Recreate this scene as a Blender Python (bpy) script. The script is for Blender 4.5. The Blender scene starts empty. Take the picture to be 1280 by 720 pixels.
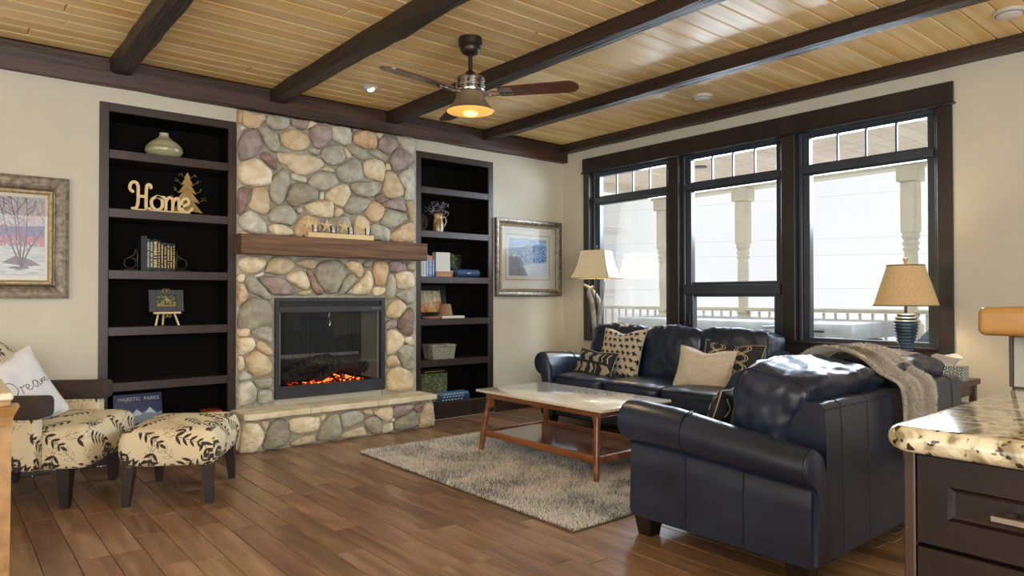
import bpy, bmesh, math, random
import numpy as np
from mathutils import Vector, Matrix, noise

random.seed(7)
RNG = np.random.default_rng(7)
scene = bpy.context.scene
COL = scene.collection

# ------------------------------------------------------------------ camera
cam_d = bpy.data.cameras.new('camera'); cam = bpy.data.objects.new('camera', cam_d); COL.objects.link(cam)
cam_d.sensor_width = 36.0; cam_d.lens = 24.254; cam_d.clip_start = 0.05; cam_d.clip_end = 500
YAW, PITCH, ROLL = 0.694065, 0.0119979, -0.00128104
fw = Vector((math.sin(YAW)*math.cos(PITCH), math.cos(YAW)*math.cos(PITCH), math.sin(PITCH)))
rt = Vector((math.cos(YAW), -math.sin(YAW), 0)); up = rt.cross(fw)
rt2 = rt*math.cos(ROLL)+up*math.sin(ROLL); up2 = rt2.cross(fw)
cam.matrix_world = Matrix(((rt2.x, up2.x, -fw.x, -5.0177), (rt2.y, up2.y, -fw.y, -5.1922), (rt2.z, up2.z, -fw.z, 1.1045), (0, 0, 0, 1)))
scene.camera = cam

# ------------------------------------------------------------------ sky and light
world = bpy.data.worlds.new('overcast_sky'); scene.world = world; world.use_nodes = True
wn = world.node_tree.nodes; wl = world.node_tree.links
bg = wn['Background']; bg.inputs['Strength'].default_value = 0.65
tc = wn.new('ShaderNodeTexCoord'); nz = wn.new('ShaderNodeTexNoise'); nz.inputs['Scale'].default_value = 1.6; nz.inputs['Detail'].default_value = 3
cr = wn.new('ShaderNodeValToRGB'); cr.color_ramp.elements[0].color = (0.86, 0.875, 0.895, 1); cr.color_ramp.elements[1].color = (0.97, 0.965, 0.95, 1)
cr.color_ramp.elements[0].position = 0.35; cr.color_ramp.elements[1].position = 0.6
wl.new(tc.outputs['Generated'], nz.inputs['Vector']); wl.new(nz.outputs['Fac'], cr.inputs['Fac']); wl.new(cr.outputs['Color'], bg.inputs['Color'])

def area_light(name, loc, target, sx, sy, power, col):
    d = bpy.data.lights.new(name, 'AREA'); d.shape = 'RECTANGLE'; d.size = sx; d.size_y = sy; d.energy = power; d.color = col
    o = bpy.data.objects.new(name, d); COL.objects.link(o); o.location = loc
    o.rotation_euler = (Vector(target)-Vector(loc)).to_track_quat('-Z', 'Y').to_euler()
    return o
# added fill lamps behind the camera, standing in for unseen windows
area_light('rear_fill_light', (-4.9, -7.6, 1.35), (-3.9, 0, 1.5), 4.6, 2.0, 155, (0.96, 0.975, 1.0))
area_light('side_fill_light', (-7.7, -3.6, 1.5), (0, -2.2, 1.2), 4.0, 1.9, 42, (1.0, 0.96, 0.90))
# added lamps outside the big window: porch fill, then extra daylight indoors
area_light('porch_fill_light', (4.5, -1.6, -1.2), (0.9, -1.6, 2.5), 7.0, 3.0, 50, (0.97, 0.98, 1.0))
area_light('window_daylight_boost', (1.0, -1.95, 2.2), (-2.6, -2.3, 0.5), 3.2, 0.9, 150, (0.72, 0.86, 1.0))

scene.view_settings.view_transform = 'Standard'; scene.view_settings.look = 'None'
scene.view_settings.gamma = 1.0; scene.view_settings.use_curve_mapping = False
scene.view_settings.exposure = 0.79
scene.cycles.max_bounces = 8; scene.cycles.diffuse_bounces = 5; scene.cycles.glossy_bounces = 4
scene.cycles.transmission_bounces = 6; scene.cycles.transparent_max_bounces = 12
scene.cycles.sample_clamp_indirect = 4.0; scene.cycles.caustics_reflective = False; scene.cycles.caustics_refractive = False

# ------------------------------------------------------------------ materials
def S(h):
    if isinstance(h, tuple): return h
    v = [int(h[i:i+2], 16)/255 for i in (0, 2, 4)]
    return tuple(x/12.92 if x <= 0.04045 else ((x+0.055)/1.055)**2.4 for x in v)
MATS = {}
def mat(name, c1, c2=None, rough=.5, metal=0., scale=8., stretch=(1, 1, 1), bump=0., bscale=None, detail=4., rand=0., coat=0., lo=.35, hi=.65, emit=None, estr=0., dist=0., spec=.5, bdist=.01, spots=None, trans=0., mid=None):
    if name in MATS: return MATS[name]
    m = bpy.data.materials.new(name); m.use_nodes = True; MATS[name] = m
    n, l = m.node_tree.nodes, m.node_tree.links; b = n['Principled BSDF']
    b.inputs['Roughness'].default_value = rough; b.inputs['Metallic'].default_value = metal
    b.inputs['Specular IOR Level'].default_value = spec
    if coat: b.inputs['Coat Weight'].default_value = coat; b.inputs['Coat Roughness'].default_value = .08
    if trans: b.inputs['Transmission Weight'].default_value = trans
    c1 = S(c1); c2 = S(c2) if c2 else c1
    t = n.new('ShaderNodeTexCoord'); mp = n.new('ShaderNodeMapping'); mp.inputs['Scale'].default_value = stretch
    l.new(t.outputs['Object'], mp.inputs['Vector'])
    if rand:
        oi = n.new('ShaderNodeObjectInfo'); vm = n.new('ShaderNodeMath'); vm.operation = 'MULTIPLY'; vm.inputs[1].default_value = 61.7
        l.new(oi.outputs['Random'], vm.inputs[0]); cx = n.new('ShaderNodeCombineXYZ')
        for k in range(3): l.new(vm.outputs[0], cx.inputs[k])
        l.new(cx.outputs[0], mp.inputs['Location'])
    ns = n.new('ShaderNodeTexNoise'); ns.inputs['Scale'].default_value = scale; ns.inputs['Detail'].default_value = detail; ns.inputs['Distortion'].default_value = dist
    l.new(mp.outputs[0], ns.inputs['Vector'])
    r = n.new('ShaderNodeValToRGB'); e = r.color_ramp.elements
    e[0].position = lo; e[1].position = hi; e[0].color = (*c1, 1); e[1].color = (*c2, 1)
    if mid: q = e.new((lo+hi)/2); q.color = (*S(mid), 1)
    l.new(ns.outputs['Fac'], r.inputs['Fac']); out = r.outputs['Color']
    if spots:   # (colour, scale, threshold) dark knots / flecks
        sc, ssc, th = spots
        n2 = n.new('ShaderNodeTexNoise'); n2.inputs['Scale'].default_value = ssc; n2.inputs['Detail'].default_value = 2
        if isinstance(th, float): l.new(mp.outputs[0], n2.inputs['Vector'])
        else:
            va = n.new('ShaderNodeVectorMath'); l.new(t.outputs['Object'], va.inputs[0]); (l.new(cx.outputs[0], va.inputs[1]) if rand else None); l.new(va.outputs[0], n2.inputs['Vector'])
        th = float(th)
        rr = n.new('ShaderNodeMapRange'); rr.inputs['From Min'].default_value = th; rr.inputs['From Max'].default_value = th+(.05 if ssc < 6 or ssc > 20 else .22)
        l.new(n2.outputs['Fac'], rr.inputs['Value']); mx = n.new('ShaderNodeMix'); mx.data_type = 'RGBA'
        l.new(rr.outputs[0], mx.inputs['Factor']); l.new(out, mx.inputs['A']); mx.inputs['B'].default_value = (*S(sc), 1); out = mx.outputs['Result']
    if rand:
        hs = n.new('ShaderNodeHueSaturation'); mr = n.new('ShaderNodeMapRange')
        mr.inputs['To Min'].default_value = 1-rand; mr.inputs['To Max'].default_value = 1+rand
        l.new(oi.outputs['Random'], mr.inputs['Value']); l.new(mr.outputs[0], hs.inputs['Value']); l.new(out, hs.inputs['Color']); out = hs.outputs['Color']
        w2 = n.new('ShaderNodeMath'); w2.operation = 'MULTIPLY'; w2.inputs[1].default_value = 7.31; w3 = n.new('ShaderNodeMath'); w3.operation = 'FRACT'
        l.new(oi.outputs['Random'], w2.inputs[0]); l.new(w2.outputs[0], w3.inputs[0])
        m3 = n.new('ShaderNodeMapRange'); m3.inputs['To Min'].default_value = .5-.05*rand; m3.inputs['To Max'].default_value = .5+.05*rand
        l.new(w3.outputs[0], m3.inputs['Value']); l.new(m3.outputs[0], hs.inputs['Hue'])
    l.new(out, b.inputs['Base Color'])
    if bump:
        nb = n.new('ShaderNodeTexNoise'); nb.inputs['Scale'].default_value = bscale or scale*3; nb.inputs['Detail'].default_value = 5
        l.new(mp.outputs[0], nb.inputs['Vector']); bp = n.new('ShaderNodeBump'); bp.inputs['Strength'].default_value = bump; bp.inputs['Distance'].default_value = bdist
        l.new(nb.outputs['Fac'], bp.inputs['Height']); l.new(bp.outputs[0], b.inputs['Normal'])
    if emit: b.inputs['Emission Color'].default_value = (*S(emit), 1); b.inputs['Emission Strength'].default_value = estr
    return m
def glass_mat(name, tint=(1, 1, 1), refl=1.0, rough=.0):
    m = bpy.data.materials.new(name); m.use_nodes = True; n, l = m.node_tree.nodes, m.node_tree.links; n.clear()
    o = n.new('ShaderNodeOutputMaterial'); tr = n.new('ShaderNodeBsdfTransparent'); tr.inputs[0].default_value = (*tint, 1)
    g = n.new('ShaderNodeBsdfGlossy'); g.inputs['Roughness'].default_value = rough; f = n.new('ShaderNodeFresnel'); f.inputs[0].default_value = 1.5
    mu = n.new('ShaderNodeMath'); mu.operation = 'MULTIPLY'; mu.inputs[1].default_value = refl; mx = n.new('ShaderNodeMixShader')
    l.new(f.outputs[0], mu.inputs[0]); l.new(mu.outputs[0], mx.inputs[0]); l.new(tr.outputs[0], mx.inputs[1]); l.new(g.outputs[0], mx.inputs[2]); l.new(mx.outputs[0], o.inputs[0])
    MATS[name] = m; return m
def img_mat(name, arr, rough=.6, box=None, coat=0., bump=0., bscale=400):
    """material from an array drawn below; box = metres per tile (box projection) or None (uv)"""
    h, w, _ = arr.shape; im = bpy.data.images.new(name, w, h); a = np.ones((h, w, 4), np.float32); a[:, :, :3] = np.clip(arr[::-1], 0, 1)
    im.pixels.foreach_set(a.ravel()); im.update(); im.pack()
    m = bpy.data.materials.new(name); m.use_nodes = True; n, l = m.node_tree.nodes, m.node_tree.links; b = n['Principled BSDF']; b.inputs['Roughness'].default_value = rough
    if coat: b.inputs['Coat Weight'].default_value = coat; b.inputs['Coat Roughness'].default_value = .03
    t = n.new('ShaderNodeTexCoord'); ti = n.new('ShaderNodeTexImage'); ti.image = im
    if box:
        mp = n.new('ShaderNodeMapping'); mp.inputs['Scale'].default_value = (1/box,)*3; ti.projection = 'BOX'; ti.projection_blend = .08
        l.new(t.outputs['Object'], mp.inputs[0]); l.new(mp.outputs[0], ti.inputs[0])
    else: l.new(t.outputs['UV'], ti.inputs[0])
    l.new(ti.outputs[0], b.inputs['Base Color'])
    if bump:
        nb = n.new('ShaderNodeTexNoise'); nb.inputs['Scale'].default_value = bscale; bp = n.new('ShaderNodeBump'); bp.inputs['Strength'].default_value = bump; bp.inputs['Distance'].default_value = .002
        l.new(t.outputs['Object'], nb.inputs['Vector']); l.new(nb.outputs['Fac'], bp.inputs['Height']); l.new(bp.outputs[0], b.inputs['Normal'])
    MATS[name] = m; return m

# ------------------------------------------------------------------ object helpers
def obj(name, bm, m, parent=None, smooth=None, loc=None):
    me = bpy.data.meshes.new(name); bmesh.ops.recalc_face_normals(bm, faces=bm.faces[:]); bm.to_mesh(me); bm.free()
    if m is not None: me.materials.append(m)
    if smooth is not None:
        me.polygons.foreach_set('use_smooth', [True]*len(me.polygons)); me.set_sharp_from_angle(angle=math.radians(smooth))
    o = bpy.data.objects.new(name, me); COL.objects.link(o); o.parent = parent
    if loc: o.location = loc
    return o
def thing(name, label, cat, loc=(0, 0, 0), rz=0., group=None, kind=None):
    o = bpy.data.objects.new(name, None); o.empty_display_size = .1; COL.objects.link(o); o.location = loc; o.rotation_euler = (0, 0, rz)
    if label: o['label'] = label
    if cat: o['category'] = cat
    if group: o['group'] = group
    if kind: o['kind'] = kind
    return o
def tag(o, label, cat, group=None, kind=None):
    o['label'] = label
    if cat: o['category'] = cat
    if group: o['group'] = group
    if kind: o['kind'] = kind
    return o
def struct(name, bm, m, smooth=None):
    o = obj(name, bm, m, None, smooth); o['kind'] = 'structure'; return o
def BM(): return bmesh.new()
def box(bm, x0, x1, y0, y1, z0, z1, bev=0., seg=1, M=None, jit=0.):
    vs = [bm.verts.new((x, y, z)) for x in (x0, x1) for y in (y0, y1) for z in (z0, z1)]
    fs = [bm.faces.new([vs[i] for i in f]) for f in ((0, 1, 3, 2), (4, 6, 7, 5), (0, 4, 5, 1), (2, 3, 7, 6), (0, 2, 6, 4), (1, 5, 7, 3))]
    allv = vs
    if bev:
        es = list({e for f in fs for e in f.edges}); r = bmesh.ops.bevel(bm, geom=es, offset=bev, segments=seg, affect='EDGES', profile=.5)
        allv = list({v for f in r['faces'] for v in f.verts} | {v for v in vs if v.is_valid})
    if M is not None:
        for v in allv: v.co = M @ v.co
    return allv
def bx(name, m, parent, x0, x1, y0, y1, z0, z1, bev=0.003, seg=1, M=None, smooth=None):
    b = BM(); box(b, x0, x1, y0, y1, z0, z1, bev, seg, M); return obj(name, b, m, parent, smooth)
def loft(bm, rings, closed=True, caps=True, loop=False):
    R = [[bm.verts.new(p) for p in r] for r in rings]; n = len(R[0])
    for i in range(len(R)-(0 if loop else 1)):
        a, b = R[i], R[(i+1) % len(R)]
        for j in range(n if closed else n-1): bm.faces.new((a[j], a[(j+1) % n], b[(j+1) % n], b[j]))
    if caps and closed and not loop: bm.faces.new(R[0][::-1]); bm.faces.new(R[-1])
    return R
def tube(bm, pts, r, n=8, caps=True, flat=1.):
    pts = [Vector(p) for p in pts]; rs = r if isinstance(r, (list, tuple)) else [r]*len(pts); rings = []; ref = None
    for i, p in enumerate(pts):
        t = (pts[min(i+1, len(pts)-1)]-pts[max(i-1, 0)]).normalized()
        if ref is None: ref = t.cross(Vector((0, 0, 1)) if abs(t.z) < .9 else Vector((1, 0, 0))).normalized()
        ref = (ref-t*ref.dot(t)).normalized(); o = t.cross(ref)
        rings.append([p+(ref*math.cos(a)+o*math.sin(a)*flat)*rs[i] for a in (2*math.pi*k/n for k in range(n))])
    loft(bm, rings, True, caps)
def lathe(bm, prof, n=24, c=(0, 0), caps=True):
    loft(bm, [[(c[0]+r*math.cos(2*math.pi*k/n), c[1]+r*math.sin(2*math.pi*k/n), z) for k in range(n)] for r, z in prof], True, caps)
def prism(bm, pts, d0, d1, axis='y', M=None):
    """2D outline extruded along an axis"""
    f = {'y': lambda p, d: (p[0], d, p[1]), 'z': lambda p, d: (p[0], p[1], d), 'x': lambda p, d: (d, p[0], p[1])}[axis]
    R = loft(bm, [[f(p, d0) for p in pts], [f(p, d1) for p in pts]])
    if M is not None:
        for r in R:
            for v in r: v.co = M @ v.co
def spline(pts, n=8, closed=False):
    out = []; P = [Vector(p) for p in pts]; N = len(P)
    for i in range(N if closed else N-1):
        p0, p1, p2, p3 = (P[(i-1) % N], P[i], P[(i+1) % N], P[(i+2) % N]) if closed else (P[max(i-1, 0)], P[i], P[i+1], P[min(i+2, N-1)])
        for k in range(n):
            t = k/n; out.append(.5*((2*p1)+(p2-p0)*t+(2*p0-5*p1+4*p2-p3)*t*t+(3*p1-p0-3*p2+p3)*t**3))
    if not closed: out.append(P[-1])
    return out
def softbox(bm, c, s, k=5., n=10, fn=None, M=None):
    """rounded cushion: cube grid pushed onto a superellipsoid, fn(unit point)->offset"""
    c = Vector(c); vmap = {}
    def vert(p):
        key = tuple(round(x, 5) for x in p)
        if key not in vmap:
            q = Vector(p); f = (abs(q.x)**k+abs(q.y)**k+abs(q.z)**k)**(-1/k); q = q*f
            w = Vector((q.x*s[0]/2, q.y*s[1]/2, q.z*s[2]/2))
            if fn: w = w+Vector(fn(q))
            w = w+c
            if M is not None: w = M @ w
            vmap[key] = bm.verts.new(w)
        return vmap[key]
    g = [math.tan((2*i/n-1)*math.pi/4) for i in range(n+1)]
    for ax in range(3):
        for sg in (-1, 1):
            def P(a, b):
                p = [0, 0, 0]; p[ax] = sg; p[(ax+1) % 3] = a; p[(ax+2) % 3] = b; return tuple(p)
            for i in range(n):
                for j in range(n): bm.faces.new((vert(P(g[i], g[j])), vert(P(g[i+1], g[j])), vert(P(g[i+1], g[j+1])), vert(P(g[i], g[j+1]))))
def upholster(bm, x0, x1, y0, y1, z0, z1, R=.05, er=.045, crown=.02, swell=.008, wob=.0):
    """padded block: vertical sides, soft top edge, crowned top"""
    cx, cy = (x0+x1)/2, (y0+y1)/2; rings = []
    def rr(ins, z, s=1.):
        r = max(R-ins, .012); pts = []
        for qx, qy, a0 in ((1, 1, 0), (-1, 1, 90), (-1, -1, 180), (1, -1, 270)):
            X, Y = (x1-ins-r if qx > 0 else x0+ins+r), (y1-ins-r if qy > 0 else y0+ins+r)
            for k in range(6): a = math.radians(a0+18*k); pts.append((X+r*math.cos(a), Y+r*math.sin(a)))
        out = []
        for i in range(24):
            p, q = pts[i], pts[(i+1) % 24]; out.append(p)
            if i % 6 == 5:
                for k in range(1, 8): out.append((p[0]+(q[0]-p[0])*k/8, p[1]+(q[1]-p[1])*k/8))
        return [(cx+(x-cx)*s, cy+(y-cy)*s, z+wob*noise.noise(Vector((x*5, y*5, z*5)))) for x, y in out]
    rings.append(rr(.006, z0)); rings.append(rr(.0, z0+.006)); h = z1-er-z0
    for k in range(1, 6): rings.append(rr(-swell*math.sin(math.pi*k/6), z0+.006+(h-.006)*k/5))
    for k in range(1, 6): a = math.pi/2*k/5; rings.append(rr(er*(1-math.cos(a)), z1-er+er*math.sin(a)))
    for s in (.9, .75, .55, .3, .12): rings.append(rr(er, z1+crown*(1-s*s), s))
    loft(bm, rings)
def TR(loc=(0, 0, 0), rz=0., rx=0., ry=0.):
    return Matrix.Translation(loc) @ Matrix.Rotation(rz, 4, 'Z') @ Matrix.Rotation(ry, 4, 'Y') @ Matrix.Rotation(rx, 4, 'X')
def pillow(w, h, t, chop=0., n=16, M=None, uv=True, wr=.006, seed=0):
    """scatter cushion in the xz plane (front faces -y), pinched corners, uv on the front"""
    bm = BM(); L = bm.loops.layers.uv.new('UVMap'); V = {}
    for sgn in (-1, 1):
        for i in range(n+1):
            for j in range(n+1):
                u, v = 2*i/n-1, 2*j/n-1; e = max(0, (1-abs(u)**2.6))**.55*max(0, (1-abs(v)**2.6))**.55
                edge = i in (0, n) or j in (0, n)
                px = u*(1-.07*(1-v*v)); pz = v*(1-.07*(1-u*u)) - (chop*math.exp(-(u*2.6)**2)*max(0, v)**2)
                nn = noise.noise(Vector((u*2.3+seed, v*2.3, seed*1.7)))*wr*4*e + noise.noise(Vector((u*6+seed, v*5, seed)))*wr*1.5*e
                p = Vector((px*w/2, sgn*(t/2*e+(0 if edge else nn)), pz*h/2))
                if M is not None: p = M @ p
                if edge and sgn == 1: V[sgn, i, j] = V[-1, i, j]
                else: V[sgn, i, j] = bm.verts.new(p)
    for sgn in (-1, 1):
        for i in range(n):
            for j in range(n):
                idx = ((i, j), (i+1, j), (i+1, j+1), (i, j+1))
                try: f = bm.faces.new([V[(sgn,)+q] for q in idx])
                except ValueError: continue
                for lo, q in zip(f.loops, idx): lo[L].uv = (q[0]/n, q[1]/n)
    return bm
def pane_uv(bm, pts, uvs=((0, 0), (1, 0), (1, 1), (0, 1))):
    L = bm.loops.layers.uv.verify(); f = bm.faces.new([bm.verts.new(p) for p in pts])
    for lo, q in zip(f.loops, uvs): lo[L].uv = q
def text_mesh(name, s, size, ext, m, parent, M):
    cu = bpy.data.curves.new(name, 'FONT'); cu.body = s; cu.size = size; cu.extrude = ext; cu.align_x = 'CENTER'; cu.resolution_u = 2
    t = bpy.data.objects.new('tmp', cu); COL.objects.link(t); dg = bpy.context.evaluated_depsgraph_get(); dg.update()
    me = bpy.data.meshes.new_from_object(t.evaluated_get(dg)); bpy.data.objects.remove(t); bpy.data.curves.remove(cu)
    me.transform(M); me.name = name; me.materials.clear(); me.materials.append(m); o = bpy.data.objects.new(name, me); COL.objects.link(o); o.parent = parent; return o
def copy_tree(o, parent=None, skip=()):
    c = o.copy(); COL.objects.link(c); c.parent = parent
    for ch in o.children:
        copy_tree(ch, c)
    return c

# ------------------------------------------------------------------ little raster canvas for flat prints
class Canvas:
    def __init__(s, w, h, col): s.w, s.h = w, h; s.a = np.empty((h, w, 3), np.float32); s.a[:] = [int(col[i:i+2], 16)/255 for i in (0, 2, 4)]
    def _c(s, c): return np.array([int(c[i:i+2], 16)/255 for i in (0, 2, 4)], np.float32) if isinstance(c, str) else np.array(c, np.float32)
    def poly(s, pts, c, wrap=False):
        c = s._c(c); P = np.array(pts, float)
        offs = [(0, 0)] if not wrap else [(i*s.w, j*s.h) for i in (-1, 0, 1) for j in (-1, 0, 1)]
        for ox, oy in offs:
            Q = P+[ox, oy]; x0, y0 = np.floor(Q.min(0)).astype(int); x1, y1 = np.ceil(Q.max(0)).astype(int)+1
            x0, y0, x1, y1 = max(x0, 0), max(y0, 0), min(x1, s.w), min(y1, s.h)
            if x0 >= x1 or y0 >= y1: continue
            X, Y = np.meshgrid(np.arange(x0, x1)+.5, np.arange(y0, y1)+.5); ins = np.zeros(X.shape, bool)
            for (ax, ay), (bx_, by) in zip(Q, np.roll(Q, -1, 0)):
                if ay == by: continue
                ins ^= ((ay > Y) != (by > Y)) & (X < (bx_-ax)*(Y-ay)/(by-ay)+ax)
            s.a[y0:y1, x0:x1][ins] = c
    def line(s, pts, wd, c, wrap=False):
        for p, q in zip(pts[:-1], pts[1:]):
            p, q = np.array(p, float), np.array(q, float); d = q-p; L = np.hypot(*d)
            if L < 1e-6: continue
            d /= L; nrm = np.array([-d[1], d[0]])*wd/2; e = d*wd*.3
            s.poly([p+nrm-e, q+nrm+e, q-nrm+e, p-nrm-e], c, wrap)
    def ell(s, x, y, rx, ry, c, wrap=False, rot=0.):
        t = np.linspace(0, 2*np.pi, 17)[:-1]; X, Y = rx*np.cos(t), ry*np.sin(t)
        s.poly(np.stack([x+X*np.cos(rot)-Y*np.sin(rot), y+X*np.sin(rot)+Y*np.cos(rot)], 1), c, wrap)
    def speck(s, amt): s.a += RNG.normal(0, amt, s.a.shape[:2])[:, :, None].astype(np.float32)
def leaf_print():
    c = Canvas(640, 640, 'ddd0ae'); r = random.Random(5)
    def leaf(x, y, a, L, W, col, outline=False):
        ts = [i/8 for i in range(9)]; up_ = [(t*L, W*math.sin(math.pi*t**.8)) for t in ts]; pts = up_+[(t, -w) for t, w in up_[::-1]]
        P = [(x+px*math.cos(a)-py*math.sin(a), y+px*math.sin(a)+py*math.cos(a)) for px, py in pts]
        if outline: c.line(P+[P[0]], 2.0, col, True)
        else: c.poly(P, col, True)
    def sprig(x, y, a, L, k, size, col, outline=False):
        cur = r.uniform(-.5, .5); pts = []; X, Y, A = x, y, a
        for i in range(k*2+1): pts.append((X, Y, A)); X += math.cos(A)*L/(2*k); Y += math.sin(A)*L/(2*k); A += cur/(2*k)
        c.line([(p[0], p[1]) for p in pts], 2.2 if outline else 3.5, col, True)
        for i in range(1, k*2+1, 2):
            X, Y, A = pts[i]; s_ = size*(1-.35*i/(2*k))
            leaf(X, Y, A+.75, s_, s_*.15, col, outline); leaf(X, Y, A-.75, s_, s_*.15, col, outline)
        leaf(pts[-1][0], pts[-1][1], A, size*.7, size*.14, col, outline)
    for x, y in ((60, 300), (330, 60), (520, 420), (250, 560), (600, 120), (180, 40)): sprig(x, y, r.uniform(0, 6.28), 220, 4, 66, '6d5a46', True)
    for x, y, a in ((40, 120, .3), (250, 150, 1.2), (430, 60, .6), (560, 220, 1.9), (110, 430, -.5), (330, 330, .1), (520, 560, -1.0), (90, 600, -.9), (300, 480, .5), (400, 230, 2.4), (620, 400, 2.2), (470, 400, -2.2), (200, 300, 2.7)):
        sprig(x, y, a, 210, 4, 80, '3a2f28')
    return c.a

# ------------------------------------------------------------------ material library
WALL = mat('wall_paint', 'cdc9b8', 'c9c5b4', rough=.85, scale=3, bump=.05, bscale=250, bdist=.002)
BEAM = mat('dark_stained_timber', '1e1410', '3c2a21', rough=.45, scale=3.5, stretch=(6, .35, 6), bump=.9, bscale=7, bdist=.03, rand=.12, lo=.3, hi=.72, spec=.6)
BEAMX = mat('dark_stained_timber_long', '2c1d16', '513a2e', rough=.5, scale=3.5, stretch=(.35, 6, 6), bump=.5, bscale=7, bdist=.012, lo=.3, hi=.72)
PINE = mat('varnished_pine', 'e6bd72', 'f8e4b6', rough=.34, scale=1.6, stretch=(.5, 9, 9), bump=.08, bscale=10, bdist=.003, rand=.1, lo=.3, hi=.7, dist=.4, spec=.6, spots=('6b3c18', 21., '0.735'))
GROOVE = mat('pine_backing_board', '8a6430', rough=.7)  # dark orange board behind the gaps between ceiling planks
OAK = mat('hand_scraped_hardwood', '6b503c', 'a6866a', rough=.3, scale=2.2, stretch=(7, .8, 7), bump=.12, bscale=6, bdist=.004, rand=.22, lo=.25, hi=.75, dist=.8, spec=.5, mid='8a6a50')
SUB = mat('dark_floor_joint', '2a1a10', rough=.8)
CAB = mat('espresso_wood', '281e1a', '3a2d28', rough=.38, scale=3, stretch=(4, 4, .5), bump=.08, bscale=14, bdist=.002, lo=.3, hi=.7, spec=.6)
CABIN = mat('black_cabinet_back', '0a0909', '0f0d0c', rough=.85, scale=3, spec=.15)
TRIM = mat('espresso_window_trim', '1f1a19', '2d2523', rough=.35, scale=2.5, stretch=(3, 3, .5), bump=.05, spec=.65)
SASH = mat('slate_sash_metal', '2f3640', '39424e', rough=.3, scale=3, spec=.8)
GLASS = glass_mat('window_glass', (.97, .98, .98), .5); PGLASS = glass_mat('picture_glass', (1, 1, 1), .55); FGLASS = glass_mat('smoky_glass', (.80, .82, .84), 1.0)
MORT = mat('grey_mortar', 'a29e90', 'b8b4a5', rough=.95, scale=25, bump=.5, bscale=60, bdist=.006)
STONEC = {'c': ('dccba6', 'efe3c8', 'c4ad82'), 't': ('d0b78f', 'e0ceb0', 'c4a67a'), 'o': ('c9a880', 'dcc4a2', 'b89468'), 'g': ('a8a594', 'c0bdae', '9a9582'), 'G': ('999480', 'b2ad98', '89836e'),
          'p': ('9c8c86', 'b6a8a1', '85746e'), 'P': ('8c7468', 'a89284', '725c52'), 'w': ('c3c0ad', 'dddbcc', 'a29e88'), 'k': ('b8aa88', 'cfc2a2', 'a0916e')}
STONE = {k: mat('river_stone_%d' % i, v[0], v[1], rough=.75, scale=14, rand=.1, bump=1.0, bscale=26, bdist=.022, lo=.4, hi=.62, detail=8, spots=(v[2], 9., .56)) for i, (k, v) in enumerate(STONEC.items())}
SLAB = mat('limestone_slab', 'd6c9a6', 'ece3c8', rough=.8, scale=6, bump=.4, bscale=25, bdist=.006, rand=.06, spots=('b9a477', 7., .6))
MANT = mat('weathered_mantel_wood', '5d4330', '8a6a4e', rough=.7, scale=4, stretch=(.4, 9, 9), bump=1., bscale=6, bdist=.03, lo=.3, hi=.68, mid='745640')
STEEL = mat('charcoal_painted_steel', '2b2e31', '33373b', rough=.42, scale=5, spec=.6)
BLACK = mat('matt_black', '0d0d0e', rough=.6)
LEATH = mat('navy_black_leather', '182133', '283650', rough=.31, scale=4, bump=.25, bscale=160, bdist=.0015, lo=.3, hi=.7, spec=.62)
SEAM = mat('leather_seam', '0a0c10', rough=.5)
WALN = mat('walnut_wood', '6b3c1f', '9a6238', rough=.35, scale=3, stretch=(6, .6, 6), bump=.05, rand=.05, coat=.2)
WALNT = mat('polished_walnut_shelf', '4c2a18', '875838', rough=.14, scale=2.2, stretch=(7, .5, 7), coat=.5, lo=.3, hi=.7, mid='6b4026')
CREAMT = mat('cream_stone_top', 'd8cfbc', 'e4dccb', rough=.12, scale=30, coat=.6)
RUGB = mat('rug_backing', '6f685c', rough=.95)
DKLEG = mat('dark_wood_leg', '1c1512', '2a201b', rough=.35, scale=4)
BROWNF = mat('dark_brown_upholstery', '3a302b', '443935', rough=.9, scale=40, bump=.3, bscale=500, bdist=.001)
WHITEF = mat('white_cotton', 'd4d6d8', 'e2e3e4', rough=.9, scale=20, bump=.3, bscale=300, bdist=.001)
TANF = mat('oatmeal_linen', 'd6cab8', 'e2d8c8', rough=.9, scale=60, bump=.35, bscale=350, bdist=.001)
CHROME = mat('brushed_nickel', 'b9b7b2', rough=.22, metal=1.)
BRONZE = mat('bronze_metal', '3a332e', '4a423c', rough=.4, metal=.8, scale=6)
GILT = mat('antique_gilt', '584f42', '857a66', rough=.45, metal=.5, scale=30, bump=.3, bscale=90, bdist=.003)
SILV = mat('antique_silver_gilt', '625c53', '989082', rough=.38, metal=.75, scale=30, bump=.2, bscale=90, bdist=.003)
GOLDB = mat('gold_beading', 'b5a57e', '978460', rough=.45, metal=.4, scale=40)
MATW = mat('picture_mount', 'dcd8ca', rough=.9)
WHITEP = mat('white_plastic', 'd8d6cf', rough=.5)
PORCHW = mat('cream_painted_porch', 'cfc9b8', 'd8d2c2', rough=.7, scale=5)
PORCHC = mat('porch_ceiling_board', 'e3cdb8', 'ecdccb', rough=.7, scale=2, stretch=(5, .4, 5), rand=.05)
SNOW = mat('snow', 'e8ecf2', 'f4f6f8', rough=.9, scale=2, bump=.3)
COVER = mat('grey_vinyl_cover', 'a4a7a8', 'b4b7b8', rough=.6, scale=6, bump=.2, bscale=9, bdist=.03)
TARP = mat('slate_blue_tarp', '3c4854', '5c6a78', rough=.5, scale=9, bump=.5, bscale=20, bdist=.02, spots=('9aa6b2', 40., .62))
PINEW = mat('pale_pine', 'd9bd8a', 'e6cf9f', rough=.6, scale=3, stretch=(.6, 6, 6))
HONEY = mat('honey_wood', '946a38', 'b58c52', rough=.35, scale=2.4, stretch=(6, .7, 6), spots=('5a3112', 9., .7), coat=.3)

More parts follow.
